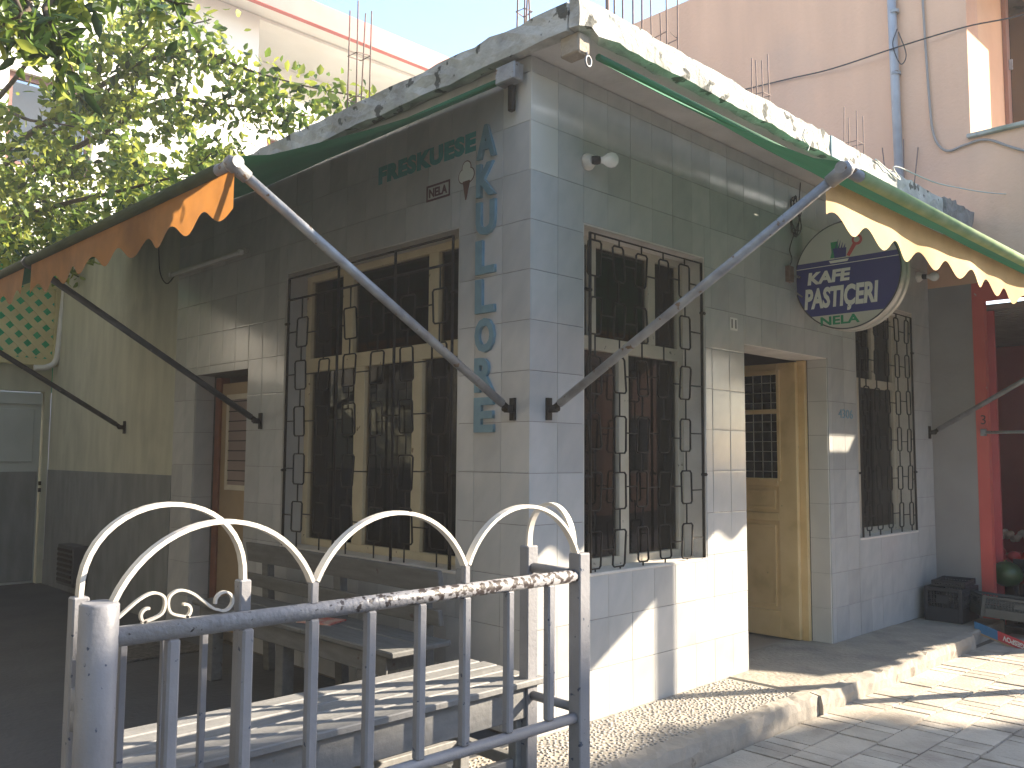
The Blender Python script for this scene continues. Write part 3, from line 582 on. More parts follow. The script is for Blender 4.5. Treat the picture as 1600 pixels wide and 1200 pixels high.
# ------------------------------------------------------------------ awnings
def awning(name, label, O, along, out, L, top, tip, arms, mount_z, vmat, drop=.21, arm_mats=None, gaps=(), inset=0, phase=0.0, hang_out=0.0, sleeve=None):
    # O: wall foot of the near end; along / out unit vectors; top = (out, z) of the fixed edge, tip = (out, z) of the front bar
    O, along, out = map(Vector, (O, along, out)); P = lambda a, d, z: O+along*a+out*d+ZUP*z
    t = thing(name, label, 'awning', P(L/2, top[0], top[1]))
    n, k = int(L/.12), 10; vs = []
    for i in range(n+1):
        a = L*i/n
        for j in range(k+1):
            s = j/k; sag = .045*math.sin(math.pi*s)*(1-.35*math.cos(a*2.1))+.008*math.sin(a*9)*math.sin(math.pi*s)
            vs.append(P(a, top[0]+(tip[0]-top[0])*s, top[1]+(tip[1]-top[1])*s-sag+(.028 if j == k else 0)))
    fs = [(i*(k+1)+j, i*(k+1)+j+1, (i+1)*(k+1)+j+1, (i+1)*(k+1)+j) for i in range(n) for j in range(k)]
    MB().add(vs, fs).build('canvas', CANVAS, t, 0, True)
    tube('front_bar', [P(-.03, tip[0], tip[1]), P(L+.03, tip[0], tip[1])], .024, PIPE, t, 12)
    tube('bar_sleeve', [P(.13, tip[0], tip[1]+.002), P(L-.02, tip[0], tip[1]+.002)], .0275, sleeve or CANVAS, t, 12)
    tube('roller', [P(-.02, top[0], top[1]+.02), P(L+.02, top[0], top[1]+.02)], .017, CANVAS, t, 10)
    # valance: scalloped strip hanging from the bar
    per = .301
    segs = []; a = 0
    for g0, g1 in list(gaps)+[(L, L)]: segs.append((a, g0)); a = g1
    for s0, s1 in segs:
        m_ = max(4, int((s1-s0)/.02)); vs = []
        for i in range(m_+1):
            a = s0+(s1-s0)*i/m_; ph = (a-phase)/per; cs_ = math.cos(2*math.pi*ph)
            h = drop-.033*(1-cs_)+.006*math.sin(a*3.1)
            for j in range(7):
                s = j/6; vs.append(P(a, tip[0]-inset-hang_out*math.sin(s*1.6)+.012*math.sin(a*5.2)*s+.006*math.sin(a*13)*s, tip[1]-.018-(h-.018)*s))
        MB().add(vs, [(i*7+j, i*7+j+1, (i+1)*7+j+1, (i+1)*7+j) for i in range(m_) for j in range(6)]).build('valance', vmat, t, 0, True)
    for i, a in enumerate(arms):
        pa = P(a, .035, mount_z); pb_ = P(a, tip[0], tip[1]-.005); dd = (pb_-pa).normalized(); mt = (arm_mats or [PIPE]*9)[i]
        mid = pa+dd*(.42 if i == 0 else 9)
        arm = tube('arm', [pa+dd*.05, pb_], .021, mt, t, 10)
        MB().lathe(pb_-dd*.02, dd, [(-.05, .027), (.03, .031), (.055, .02)], 10).build('elbow', mt, arm, 0, True)
        b = MB().obox(P(a, .0, mount_z)-along*.018-ZUP*.055, along*.036, out*.012, ZUP*.11); b.obox(P(a, .012, mount_z)-along*.01-ZUP*.018, along*.02, out*.045, ZUP*.036)
        b.lathe(P(a, .05, mount_z)-along*.022, along, [(0, .013), (.044, .013)], 8); b.tube([pa, pa+dd*.09], .016, 8); b.build('wall_bracket', IRON, arm)
    return t
aw1 = awning('awning', 'long green awning with torn orange scalloped valance over the shaded terrace', (0, .10, 0), (0, 1, 0), (-1, 0, 0), 5.0, (.045, 3.215), (1.51, 2.435), (.01, 2.49, 4.89), 1.562, ORANGE,
             arm_mats=[PIPE, PIPED, PIPED], gaps=((2.43, 2.56),), phase=.08, sleeve=pmat('mossy_canvas', (.035, .05, .022), (.055, .07, .03), scale=8, rough=.9, bump=.3))
aw2 = awning('awning', 'green awning with pale yellow scalloped valance over the street door', (.13, 0, 0), (1, 0, 0), (0, -1, 0), 4.95, (.34, 3.225), (1.53, 2.425), (0.0, 4.93), 1.565, YELLOW,
             arm_mats=[PIPE, PIPE], phase=.20, inset=.075, sleeve=pmat('sunlit_canvas', (.34, .42, .20), (.20, .32, .13), scale=7, rough=.9))  # pale green sleeve: sunlight on the bar put into its colour
aw3 = awning('awning', 'green awning of the neighbouring fruit shop facing the street', (6.47, -1.42, 0), (1, 0, 0), (0, -1, 0), 3.6, (.25, 3.2), (1.5, 2.43), (.1, 3.4), 1.6, YELLOW, phase=0)
tube('arm_wear', [(0, 0, -50), (0, 0, -49.9)], .01, PIPE); bpy.data.objects.remove(bpy.data.objects['arm_wear'])
# ------------------------------------------------------------------ fence, gate
FY = -.72
fe = thing('metal_fence', 'grey painted tubular fence with three arches and worn top rail', 'fence', (-1.3, FY, ST))
MB().lathe((-2.235, FY, -.02), (0, 0, 1), [(0, .046), (.985, .046), (.992, .04)], 20).build('post', FENCE, fe, 0, True)
box('post', -.492, -.432, FY-.03, FY+.03, -.02, .965, FENCE, fe, .004)
trl = tube('top_rail', [(-2.20, FY, .882), (-.492, FY, .880)], .0245, FENCEW, fe, 14); trl['label'] = 'top rail with the paint rubbed to dark steel toward the street end'
tube('bottom_rail', [(-2.20, FY, .36), (-.492, FY, .354)], .02, FENCE, fe, 12)
for x in (-2.05, -1.844, -1.636, -1.434, -1.237, -1.045, -.84, -.632): MB().box(x-.0165, x+.0165, FY-.0165, FY+.0165, .372, .86).build('bar', FENCE, fe, .006)
for x in (-1.636, -1.045): box('stub', x-.012, x+.012, FY-.012, FY+.012, .903, .968, FENCE, fe, .003)
def arc(p, q, h, n=22, k=2.2):
    p, q = Vector(p), Vector(q); out = []; hw = (q-p).length/2
    if h < hw*.9:
        Rr = (hw*hw+h*h)/(2*h); a0 = math.asin(hw/Rr)
        return [(p+q)/2+(q-p).normalized()*Rr*math.sin(-a0+2*a0*i/n)+ZUP*(Rr*math.cos(-a0+2*a0*i/n)-(Rr-h)) for i in range(n+1)]
    for i in range(n+1):
        t = math.pi*i/n; f = (1-math.cos(t))/2; out.append(p+(q-p)*f+ZUP*h*math.sin(t)**.86)
    return out
for a, b in ((-2.205, -1.643), (-1.629, -1.052), (-1.038, -.482)): MB().strip(arc((a, FY, .966), (b, FY, .966), .186), (0, 1, 0), .012, .028).build('arch', ARCH, fe)
# short return at the street end
box('post', -.492, -.432, -.475, -.425, -.02, .972, FENCE, fe, .004); MB().strip(arc((-.462, -.45, .972), (-.462, -.69, .966), .175), (1, 0, 0), .012, .028).build('arch', ARCH, fe)
tube('top_rail', [(-.462, -.476, .886), (-.462, -.689, .884)], .02, FENCE, fe); tube('bottom_rail', [(-.462, -.476, .385), (-.462, -.689, .382)], .018, FENCE, fe)
MB().box(-.476, -.448, -.586, -.560, .40, .868).build('bar', FENCE, fe, .004)
ga = thing('metal_gate', 'small grey gate leaf with arch and scrolls, folded open behind the fence', 'gate', (-2.02, -.6, 0))
GY = -.6
box('stile', -2.262, -2.222, GY-.02, GY+.02, .05, .972, FENCE, ga, .004); box('stile', -1.812, -1.777, GY-.02, GY+.02, .05, .974, FENCE, ga, .004)
MB().strip(arc((-2.242, GY, .97), (-1.795, GY, .972), .225), (0, 1, 0), .012, .028).build('arch', ARCH, ga)
box('rail', -2.222, -1.812, GY-.014, GY+.014, .858, .884, FENCE, ga, .003); box('rail', -2.222, -1.812, GY-.014, GY+.014, .12, .15, FENCE, ga, .003)
for x in (-2.128, -2.018, -1.907): box('bar', x-.009, x+.009, GY-.009, GY+.009, .15, .858, FENCE, ga, .002)
for s in (-1, 1):
    cx = -2.017; pts = []
    for i in range(15): t = i/14; r = .031*(1-.62*t); an = math.radians(-90)+t*4.6; pts.append((cx+s*(.036+r*math.cos(an)*-1*1.0), .884+.033+r*math.sin(an)))
    big = pts[::-1]
    up_ = [(cx+s*.062, .887), (cx+s*.012, .905), (cx+s*.006, .945), (cx+s*.035, .962), (cx+s*.075, .948), (cx+s*.13, .905)]
    end = [(cx+s*(.165+.026*math.cos(t)), .918+.026*math.sin(t)) for t in np.linspace(-2.2, 3.3, 12)]; curl = [(cx+s*(.050+.018*math.cos(t)), .905+.018*math.sin(t)) for t in np.linspace(1.8, -1.4, 8)]
    P_ = [Vector((a, GY, b)) for a, b in curl+up_+end]
    MB().strip(bez(P_, 5), (0, 1, 0), .0065, .014).build('scroll', ARCH, ga)
MB().lathe((-2.255, -.66, .66), (0, 0, 1), [(0, .016), (.045, .016), (.047, .013), (.05, .016), (.10, .016)], 10).build('hinge', FENCE, ga, 0, True)
# ------------------------------------------------------------------ benches
lb = thing('slatted_bench', 'low grey painted bench with long top boards, behind the fence', 'bench', (-1.2, -.25, 0))
for i in range(5):
    y0 = -.495+i*.095; e = random.uniform(-.012, .012)
    MB().obox((-2.03+e, y0+.03*0, .424), (1.62+random.uniform(-.01, .012), .004, 0), (0, .086, 0), (0, 0, .026)).build('board', GWOOD, lb, .004)
box('apron', -1.99, -.46, -.465, -.443, .30, .422, GWOOD, lb, .003); box('apron', -1.99, -.46, -.06, -.038, .30, .422, GWOOD, lb, .003)
for x in (-1.96, -.52):
    for y in (-.442, -.11): box('leg', x, x+.055, y, y+.048, -.002, .422, GWOOD, lb, .004)
for y in (-.43, -.1): box('stretcher', -1.905, -.52, y, y+.03, .09, .14, GWOOD, lb, .003)
for x in (-1.95, -.51): box('stretcher', x, x+.04, -.394, -.11, .10, .145, GWOOD, lb, .003)
bb = thing('backrest_bench', 'dark grey wooden bench with two back boards under the side window', 'bench', (-.4, 1.3, 0))
MB().obox((-.205, .37, .655), (-.03, 0, .0), (0, 1.91, 0), (-.02, 0, .118)).build('backrest', GWOODB, bb, .004); MB().obox((-.195, .385, .50), (-.03, 0, 0), (0, 1.93, 0), (-.012, 0, .08)).build('backrest', GWOODB, bb, .004)
MB().obox((-.61, .255, .425), (.20, 0, 0), (0, 2.0, 0), (0, 0, .028)).build('seat_board', GWOODB, bb, .006); MB().obox((-.402, .28, .427), (.165, 0, 0), (0, 2.0, 0), (0, 0, .026)).build('seat_board', GWOODB, bb, .006)
for y in (.50, 1.25, 2.05):
    box('leg', -.57, -.50, y, y+.08, -.002, .424, GWOODB, bb, .004); MB().obox((-.195, y, -.002), (.05, 0, 0), (0, .07, 0), (-.035, 0, .76)).build('leg', GWOODB, bb, .004); box('stretcher', -.50, -.22, y+.02, y+.06, .30, .37, GWOODB, bb, .003)
box('apron', -.585, -.572, .33, 2.2, .33, .424, GWOODB, bb, .003)
mg = MB().obox((-.46, .98, .4545), (.14, .06, .0), (-.08, .20, 0), (0, 0, .008)).build('magazine', MAG); tag(mg, 'red covered magazine lying on the dark bench', 'magazine')
dm = box('doormat', -.85, -.2, 2.85, 3.35, -.002, .012, MAT_, None, .004); tag(dm, 'dark woven doormat before the side door', 'doormat')
vb = thing('vent_box', 'dark slatted vent box low on the plaster wall', 'vent', (-.06, 5.9, 0))
box('body', -.14, -.004, 5.72, 6.14, .10, .47, pmat('dark_vent_metal', (.06, .06, .065), None, rough=.6), vb, .006)
for i in range(7): box('slat', -.15, -.141, 5.74, 6.12, .13+i*.047, .155+i*.047, IRON, vb)
# ------------------------------------------------------------------ yard end: wall, white door, lattice
yw = thing('yard_wall', 'two tone plaster wall closing the end of the terrace', 'wall', (-3, 7.05, 0))
mb = MB()
for a, b, c, d in rects_minus(-9, -.004, ST, 2.25, [(-1.02, -.06, -.2, 1.97)]): mb.box(a, b, 7.0, 7.15, c, d)
mb.build('wall', PLASTER, yw); box('dado', -9, -1.03, 6.993, 7.002, ST, 1.16, DADO, yw)
wd_ = thing('door', 'old white wooden yard door, grey below, under the lattice', 'door', (-.5, 7.0, 0))
box('door_leaf', -1.0, -.08, 7.02, 7.06, .005, 1.95, DOORW, wd_, .004); box('kick_panel', -.98, -.1, 7.008, 7.0195, .03, 1.14, DADO, wd_, .003)
for z0, z1 in ((1.24, 1.78),): box('panel', -.93, -.15, 7.005, 7.0195, z0, z1, DOORW, wd_, .004)
box('top_rail', -1.0, -.08, 7.0, 7.0195, 1.83, 1.95, DOORW, wd_, .004)
for z in (.93, 1.0): box('hinge', -.085, -.06, 6.985, 7.0, z, z+.04, IRON, wd_)
la = thing('lattice_panel', 'yellow diagonal wooden lattice over the yard door', 'lattice', (-.7, 6.9, 2.26))
A0, A1, Z0, Z1 = -1.9, .02, 2.28, 3.06
for b_ in ((A0, A1, Z0-.05, Z0+.02), (A0, A1, Z1-.02, Z1+.04)): box('frame', b_[0], b_[1], 6.86, 6.92, b_[2], b_[3], LATT, la, .004)
for b_ in ((A0, A0+.06), (A1-.06, A1)): box('frame', b_[0], b_[1], 6.862, 6.918, Z0+.02, Z1-.02, LATT, la, .004)
def clip(p, q):                           # clip a lath to the frame
    t0, t1 = 0, 1; d = q-p
    for i, lo, hi in ((0, A0+.06, A1-.06), (2, Z0+.02, Z1-.02)):
        a, b = (lo-p[i])/d[i], (hi-p[i])/d[i]; t0, t1 = max(t0, min(a, b)), min(t1, max(a, b))
    return (p+d*t0, p+d*t1) if t1-t0 > .02 else None
for s, yy in ((1, 6.888), (-1, 6.876)):
    for i in range(-12, 40):
        x = A0+i*.17; c = clip(Vector((x if s > 0 else x, yy, Z0)), Vector((x+s*.86, yy, Z0+.86)))
        if c: MB().beam(c[0], c[1], .009, .048, (0, 1, 0)).build('lath', LATT, la) if False else MB().obox(c[0]-(c[1]-c[0]).normalized().cross(Vector((0, 1, 0)))*.031, c[1]-c[0], (c[1]-c[0]).normalized().cross(Vector((0, 1, 0)))*.062, (0, .009, 0)).build('lath', LATT, la)
gs = box('green_glow_sheet', A0+.02, A1+.5, 7.3, 7.31, Z0-.3, Z1+.3, GREENP); tag(gs, 'green translucent sheet added as the green glow behind the yellow lattice', 'sheet')  # added sheet standing in for green light behind the laths
pp = tube('downpipe', bez([(.03, 6.80, 3.2), (.0, 6.82, 2.6), (-.02, 6.83, 2.3), (-.10, 6.85, 2.215), (-.22, 6.86, 2.20)], 5), .03, WHITEP, None, 10); tag(pp, 'white bent pipe at the right edge of the lattice', 'pipe')
yb = thing('yard_blocker', 'unseen grey house added left of the terrace to block sky light', 'building', (-6, 5, ST))  # blocker out of view, added to keep sky light off the side wall
box('wall', -9, -4.6, -1.6, 9.6, ST, 5.8, pmat('dark_grey_render', (.13, .13, .12), (.10, .10, .095), scale=2, rough=.9), yb); box('roof', -9.2, -4.45, -1.8, 9.7, 5.801, 5.95, CONC, yb)
for y in (2.0, 4.6, 7.2):
    f_ = box('window', -4.62, -4.585, y, y+1.0, 1.0, 2.3, CREAM, yb); box('pane', -4.59, -4.578, y+.08, y+.92, 1.08, 2.22, BLACK, f_)
# ------------------------------------------------------------------ rebar on the roof
def rebar(x, y, h, wd, label, n=4, splay=0, rings=(.25, .62)):
    t = thing('rebar_column', label, 'rebar', (x, y, 3.44), 'bundles of rebar left standing on the roof')
    cs = [(-1, -1), (1, -1), (1, 1), (-1, 1)][:n]
    for i, (a, b) in enumerate(cs):
        hh = h*random.uniform(.86, 1.06); tx, ty = random.uniform(-.02, .02)+splay*a*random.uniform(.4, 1.2), random.uniform(-.02, .02)+splay*b*.4
        tube('rod', [(x+a*wd/2, y+b*wd/2, 3.435), (x+a*wd/2+tx, y+b*wd/2+ty, 3.44+hh)], .005, RUST, t, 5)
    for f in rings:
        z = 3.44+h*f; MB().tube([(x+a*wd/2*1.05, y+b*wd/2*1.05, z+random.uniform(-.01, .01)) for a, b in ((-1, -1), (1, -1), (1, 1), (-1, 1))], .004, 4, True).build('stirrup', RUST, t)
rebar(.15, 1.72, .80, .10, 'tall thin rebar bundle rising behind the side parapet before the sky')
rebar(.25, .30, .50, .06, 'rebar tips above the side parapet close to the roof corner')
rebar(1.35, .15, .80, .11, 'rebar bundle against the top edge of the peach wall')
rebar(2.45, .12, .72, .10, 'rebar bundle above the blue grey repair patch')
rebar(3.93, .12, .78, .12, 'rebar bundle left of the grey drainpipe')
rebar(4.95, .15, .70, .12, 'splayed rebar bundle right of the grey drainpipe', splay=.12, rings=())
rl = thing('roof_railing', 'thin upright railing bars on the roof behind the lit corner', 'railing', (.85, .3, 3.44))
for i, (u, r_) in enumerate(((949, .012), (960, .006), (973, .006), (989, .006), (1003, .006))):
    p = at(u, 10, y=.3); tube('baluster', [(p.x, .3, 3.435), (p.x, .3, 4.5)], r_, RUST, rl, 6)
tube('handrail', [(.60, .3, 4.5), (1.3, .3, 4.5)], .012, RUST, rl, 6)
# ------------------------------------------------------------------ peach building with fruit shop
pe = thing('peach_building', 'tall peach rendered building with grey base and red shopfront', 'building', (7, 3, ST))
PX = 5.15
HO = [(-1.28, -.455, -.2, 2.70), (-1.38, -.40, 4.185, 6.1)]
mb = MB()
for a, b, c, d in rects_minus(-1.4, 14, 2.86, 6.52, HO): mb.box(PX, PX+.3, a, b, c, d)
mb.build('wall', PEACH, pe)
mb = MB()
for a, b, c, d in rects_minus(-.36, 14, ST, 2.86, []): mb.box(PX+.001, PX+.3, a, b, c, d)
mb.build('lower_wall', GREYW, pe)
mb = MB()
for a, b, c, d in rects_minus(-1.4, -.361, ST, 2.859, HO): mb.box(PX-.004, PX+.07, a, b, c, d)
mb.build('shop_front', RED, pe)
mb = MB()
for a, b, c, d in rects_minus(5.46, 14, 2.86, 6.52, [(5.50, 7.4, 4.185, 6.1)]): mb.box(a, b, -1.4, -1.1, c, d)
for a, b, c, d in rects_minus(5.225, 14, ST, 2.858, [(5.28, 7.1, -.2, 2.83)]): mb.box(a, b, -1.398, -1.35, c, d)
mb.build('wall', PEACH, pe)
box('roof', PX+.301, 14, -1.099, 14, 6.3, 6.5, CONC, pe)
box('sill', PX-.05, PX+.30, -1.39, -.38, 4.15, 4.187, CONC, pe, .006)
box('loggia_floor', PX+.301, 7.7, -1.099, -.401, 4.05, 4.184, CONC, pe); box('loggia_wall', PX+.301, 7.7, -.40, -.30, 4.05, 6.29, PEACH2, pe); box('loggia_wall', 7.6, 7.7, -1.099, -.402, 4.186, 6.29, PEACH2, pe)
pw = box('loggia_door', 6.15, 6.95, -.44, -.402, 4.19, 6.1, pmat('brown_window_frame', (.25, .12, .08), None, rough=.5), pe, .004); box('pane', 6.24, 6.86, -.446, -.441, 4.5, 6.0, GLASS, pw); box('handle', 6.19, 6.21, -.47, -.441, 5.1, 5.2, PIPE, pw)
box('slit_plate', 5.281, 7.099, -1.395, -1.37, ST, 2.685, CORR, pe)  # unseen plate; the gap above it is shaped to throw the sun patch
box('shop_interior', 8.4, 8.45, -1.1, 1.6, ST, 2.8, REDD, pe); box('shop_interior', PX+.30, 8.4, 1.5, 1.56, ST, 2.8, REDD, pe); box('shop_floor', PX+.3, 8.4, -1.1, 1.5, ST-.02, ST, TERR, pe)
m = MB()
for i in range(26): m.box(PX+.3+i*.12, PX+.36+i*.12, -1.09, 1.49, 2.66, 2.70); m.box(PX+.361+i*.12, PX+.419+i*.12, -1.09, 1.49, 2.68, 2.72)
m.build('corrugated_ceiling', CORR, pe)
box('shop_wall', PX+.30, PX+.33, -.44, 1.49, ST, 2.65, REDD, pe)
tube('shop_rail', [(PX-.03, -.43, 1.56), (PX-.03, -1.25, 1.56)], .014, PIPE, pe, 8); box('rail_bracket', PX-.045, PX-.0045, -.445, -.405, 1.53, 1.59, PIPE, pe, .003)
text('digit', '3', (.40, .44, 1.63, 1.71), (PX-.0042, 0, 0), LR, ZUP, .001, BLACK, pe)
# drainpipe, cables
dp_ = thing('drainpipe', 'grey drainpipe running down the peach wall', 'pipe', (PX-.06, .22, 3.5))
tube('pipe', [(PX-.055, .20, 3.5), (PX-.055, .24, 6.3)], .04, PVC, dp_, 12)
for z in (3.75, 4.9, 5.5): MB().lathe((PX-.055, .21, z), (0, 0, 1), [(0, .046), (.03, .046)], 12).build('clamp', PIPE, dp_)
def cable(name, pts, r, mat, label): return tag(tube(name, bez(pts, 8), r, mat, None, 5), label, 'cable')
cable('cable', [(PX-.03, 1.95, 5.26), (PX-.03, 1.3, 5.21), (PX-.06, .82, 5.157), (PX-.11, .15, 5.14), (PX-.04, -.4, 5.16), (PX-.02, -.87, 5.115), (PX-.02, -1.39, 5.16)], .007, CABLE, 'thin black cable crossing the peach wall in front of the drainpipe')
cable('cable', [(PX-.02, -.03, 6.4), (PX-.02, -.04, 5.54), (PX-.02, -.069, 4.62), (PX-.02, -.10, 4.25), (PX-.02, -.20, 4.085), (PX-.02, -.36, 4.10), (PX-.02, -.54, 4.10), (PX-.02, -.83, 3.93), (PX-.02, -1.39, 3.7)], .011, CABLEG, 'grey cable hanging in a loop under the peach building window')
cable('cable', [at(1402, 45, x=PX-.1), at(1395, 70, x=PX-.1), at(1407, 100, x=PX-.11), at(1416, 85, x=PX-.1), at(1404, 50, x=PX-.1)], .005, CABLE, 'small loop of black cable tied round the drainpipe')
cable('rope', [(3.1, -.41, 3.46), (3.5, -.42, 3.40), at(1400, 260, y=-.43), at(1480, 290, y=-.5), at(1600, 301, y=-.75), (5.1, -1.3, 3.75)], .005, ROPE, 'pale slack rope along the roof edge toward the red shop')
cable('rope', [at(1262, 200, y=-.41), at(1256, 215, y=-.41), at(1264, 228, y=-.41), at(1262, 236, y=-.41)], .004, ROPE, 'short pale rope end hanging over the sunlit slab edge')
# ------------------------------------------------------------------ crates and fruit in front of the red shop
def crate(cx, cy, z, wx, wy, h, mat, label, tilt=0, rz=0, group='black crates by the fruit shop'):
    t = thing('crate', label, 'crate', (cx, cy, z), group); Mx = Matrix.Translation((cx, cy, z)) @ Matrix.Rotation(rz, 4, 'Z') @ Matrix.Rotation(tilt, 4, 'Y')
    def put(nm, m): o = m.build(nm, mat, t, .003); o.data.transform(Mx); return o
    put('base', MB().box(-wx/2+.01, wx/2-.01, -wy/2+.01, wy/2-.01, .0, .012))
    for sx in (-1, 1):
        for sy in (-1, 1): put('corner_post', MB().box(sx*wx/2, sx*(wx/2-.03), sy*wy/2, sy*(wy/2-.03), .002, h))
    for sy in (-1, 1):
        m = MB(); y0, y1 = sy*wy/2-sy*.002, sy*(wy/2-.012); a = wx/2-.03
        m.box(-a, a, y0, y1, .001, h*.42); m.box(-a, a, y0, y1, h*.88, h-.001)
        for k in range(int(2*a/.022)): x = -a+.010+k*.022; m.box(x, x+.009, y0, y1, h*.42, h*.88)
        for zz in (.53, .64, .76): m.box(-a, a, y0+sy*.0005, y1, h*zz, h*zz+.008)
        m.box(-.06, .06, y0+sy*.001, y1, h*.55, h*.76); put('side', m)
    for sx in (-1, 1):
        m = MB(); x0, x1 = sx*wx/2-sx*.002, sx*(wx/2-.012); a = wy/2-.03
        m.box(x0, x1, -a, a, .001, h*.42); m.box(x0, x1, -a, a, h*.88, h-.001)
        for k in range(int(2*a/.022)): y = -a+.010+k*.022; m.box(x0, x1, y, y+.009, h*.42, h*.88)
        for zz in (.53, .64, .76): m.box(x0+sx*.0005, x1, -a, a, h*zz, h*zz+.008)
        m.box(x0+sx*.001, x1, -.05, .05, h*.55, h*.76); put('side', m)
    return t
crate(4.87, -.21, -.004, .40, .30, .28, CRATE, 'black ventilated crate standing against the grey wall')
crate(4.90, -.22, .276, .36, .26, .05, CRATE, 'shallow black crate resting on top of the tall black crate', rz=.1)
def fruit(name, c, r, mat, label, cat, group=None, stretch=(1, 1, 1), stem=True):
    t = thing(name, label, cat, (c[0], c[1], c[2]-r*stretch[2]), group); m = MB(); prof = []
    for i in range(9): a = -math.pi/2+math.pi*i/8; prof.append((math.sin(a)*r, max(.0008, math.cos(a)*r*(1-.06*math.sin(a)**2))))
    m.lathe((0, 0, 0), (0, 0, 1), prof, 14); ob = m.build('skin', mat, t, 0, True)
    ob.data.transform(Matrix.Translation(c) @ Matrix.Diagonal((*stretch, 1)))
    if stem: MB().tube([(c[0], c[1], c[2]+r*stretch[2]*.93), (c[0]+.004, c[1], c[2]+r*stretch[2]*1.1)], r*.07, 5).build('stem', LEAFD, t)
# sloping display: two long black trays on a stand inside the shop opening
sd = thing('display_stand', 'dark stepped fruit stand inside the red shop opening', 'stand', (5.7, -.7, ST))
box('shelf', 5.22, 5.62, -1.05, -.47, .10, .13, CRATE, sd); box('shelf', 5.64, 6.0, -1.05, -.47, .36, .39, CRATE, sd); box('shelf', 6.02, 6.4, -1.05, -.47, .60, .63, CRATE, sd)
for x0, x1, z in ((5.22, 5.62, .10), (5.64, 6.0, .36), (6.02, 6.4, .60)):
    for y in (-1.03, -.5): box('leg', x1-.04, x1, y, y+.03, ST, z, CRATE, sd)
    for y in (-1.03, -.5): box('leg', x0, x0+.04, y, y+.03, ST, z, CRATE, sd)
    box('lip', x0-.012, x0-.001, -1.05, -.47, z-.02, z+.10, CRATE, sd)
fruit('watermelon', at(1573, 897, x=5.38), .115, MELON, 'dark striped watermelon on the lowest shelf beside the red jamb', 'watermelon', stretch=(1.0, 1.15, .95))
for i, (u, v, r) in enumerate(((1553, 868, .06), (1572, 874, .055), (1585, 870, .06), (1598, 872, .062), (1608, 868, .06), (1562, 862, .055))):
    fruit('tomato', at(u, v, x=5.72+.04*(i % 2)), r, TOM, ['first', 'second', 'third', 'fourth', 'fifth', 'sixth'][i]+' large red tomato from the red jamb, middle shelf', 'tomato', 'red tomatoes on the middle shelf', stretch=(1, 1, .85))
for i, (u, v, x) in enumerate(((1565, 882, 5.62), (1552, 893, 5.50))):
    fruit('yellow_pepper', at(u, v, x=x), .045, YEL, ['yellow pepper among the red tomatoes', 'yellow pepper left of the watermelon'][i], 'pepper', stretch=(1, 1, 1.1))
for i, (u, v, r) in enumerate(((1553, 832, .075), (1556, 846, .06), (1549, 852, .05))):
    fruit('squash', at(u, v, x=6.12), r, TAN, ['tall tan squash standing beside the red jamb', 'small tan squash lying at the shelf edge', 'small tan squash low against the jamb'][i], 'squash', stretch=(1, .8, 1.5 if i == 0 else .8))
for i in range(16):
    fruit('garlic_bulb', at(1562+i*3, 838+random.uniform(-8, 5), x=6.15+random.uniform(0, .1)), .028, GARL, 'pale pink garlic bulb heaped on the top shelf', 'garlic', 'garlic heaped on the top shelf', stem=False)
pq = at(1566, 872, x=5.82); pc = MB().obox(pq, (.03, -.15, .0), (.02, -.01, .05), (.006, 0, 0)).build('cardboard_sign', CARD); tag(pc, 'blank cardboard price flap above the tomatoes', 'cardboard')
crate(4.93, -.66, .05, .60, .30, .17, CRATEG, 'dark green mesh crate tilted on the printed carton', tilt=.12, rz=-.95, group=None)
cbx = thing('printed_carton', 'flat blue and red printed carton lettered GESPOV propped under the tilted crate', 'carton', (4.8, -.7, ST))
p0, p1 = at(1522, 968, y=-.48), at(1600, 1000, y=-.85)
dirc = (p1-p0).normalized(); nrm = Vector((-dirc.y, dirc.x, 0)).normalized()*-1; upc = Vector((0, 0, 1))
def cpl(a0, a1, b0, b1, mat, nm, dz=0): return MB().obox(p0+dirc*a0+upc*(b0-.10)-nrm*dz, dirc*(a1-a0), upc*(b1-b0), nrm*-.012).build(nm, mat, cbx)
Lc = (p1-p0).length
cpl(0, Lc*.48, .015, .085, CARDB, 'printed_side'); cpl(Lc*.48, Lc*1.25, .015, .085, CARDR, 'printed_side'); cpl(0, Lc*1.25, .0, .0145, CARD, 'carton_base')
text('letter', 'GESPOV', (Lc*.58, Lc*1.0, .03, .07), p0-upc*.10-nrm*.0, dirc, upc, .002, SIGNT, cbx, bold=.03, rot180=True)
# ------------------------------------------------------------------ white building beyond the yard
wb = thing('white_building', 'white rendered house with loggia and red gutter behind the tree', 'building', (4, 11, ST)); WY = 10.0
mb = MB()
for a, b, c, d in rects_minus(-9, 16, ST, 8.55, [(3.83, 15.5, 7.3, 8.5), (4.02, 5.2, 5.2, 6.55), (.2, 1.3, 5.2, 6.5)]): mb.box(a, b, WY, WY+.3, c, d)
mb.build('wall', WHITEB, wb); box('loggia_back_wall', 3.83, 15.5, WY+1.5, WY+1.6, 7.2, 8.55, WHITEB, wb); box('loggia_floor', 3.83, 15.5, WY+.301, WY+1.499, 7.15, 7.25, WHITEB, wb)
box('eave', -9.2, 16.2, WY-.55, WY+1.7, 8.56, 8.70, WHITEB, wb, .01)
MB().prism([(-.66, 8.42), (-.551, 8.42), (-.551, 8.80), (-.62, 8.82), (-.69, 8.78)], (-9.2, WY, 0), (0, 1, 0), (0, 0, 1), 25.4).build('gutter', REDG, wb)
MB().prism([(-.549, 8.705), (3.5, 8.705), (3.5, 9.9)], (-9.2, WY, 0), (0, 1, 0), (0, 0, 1), 25.4).build('roof', REDG, wb)
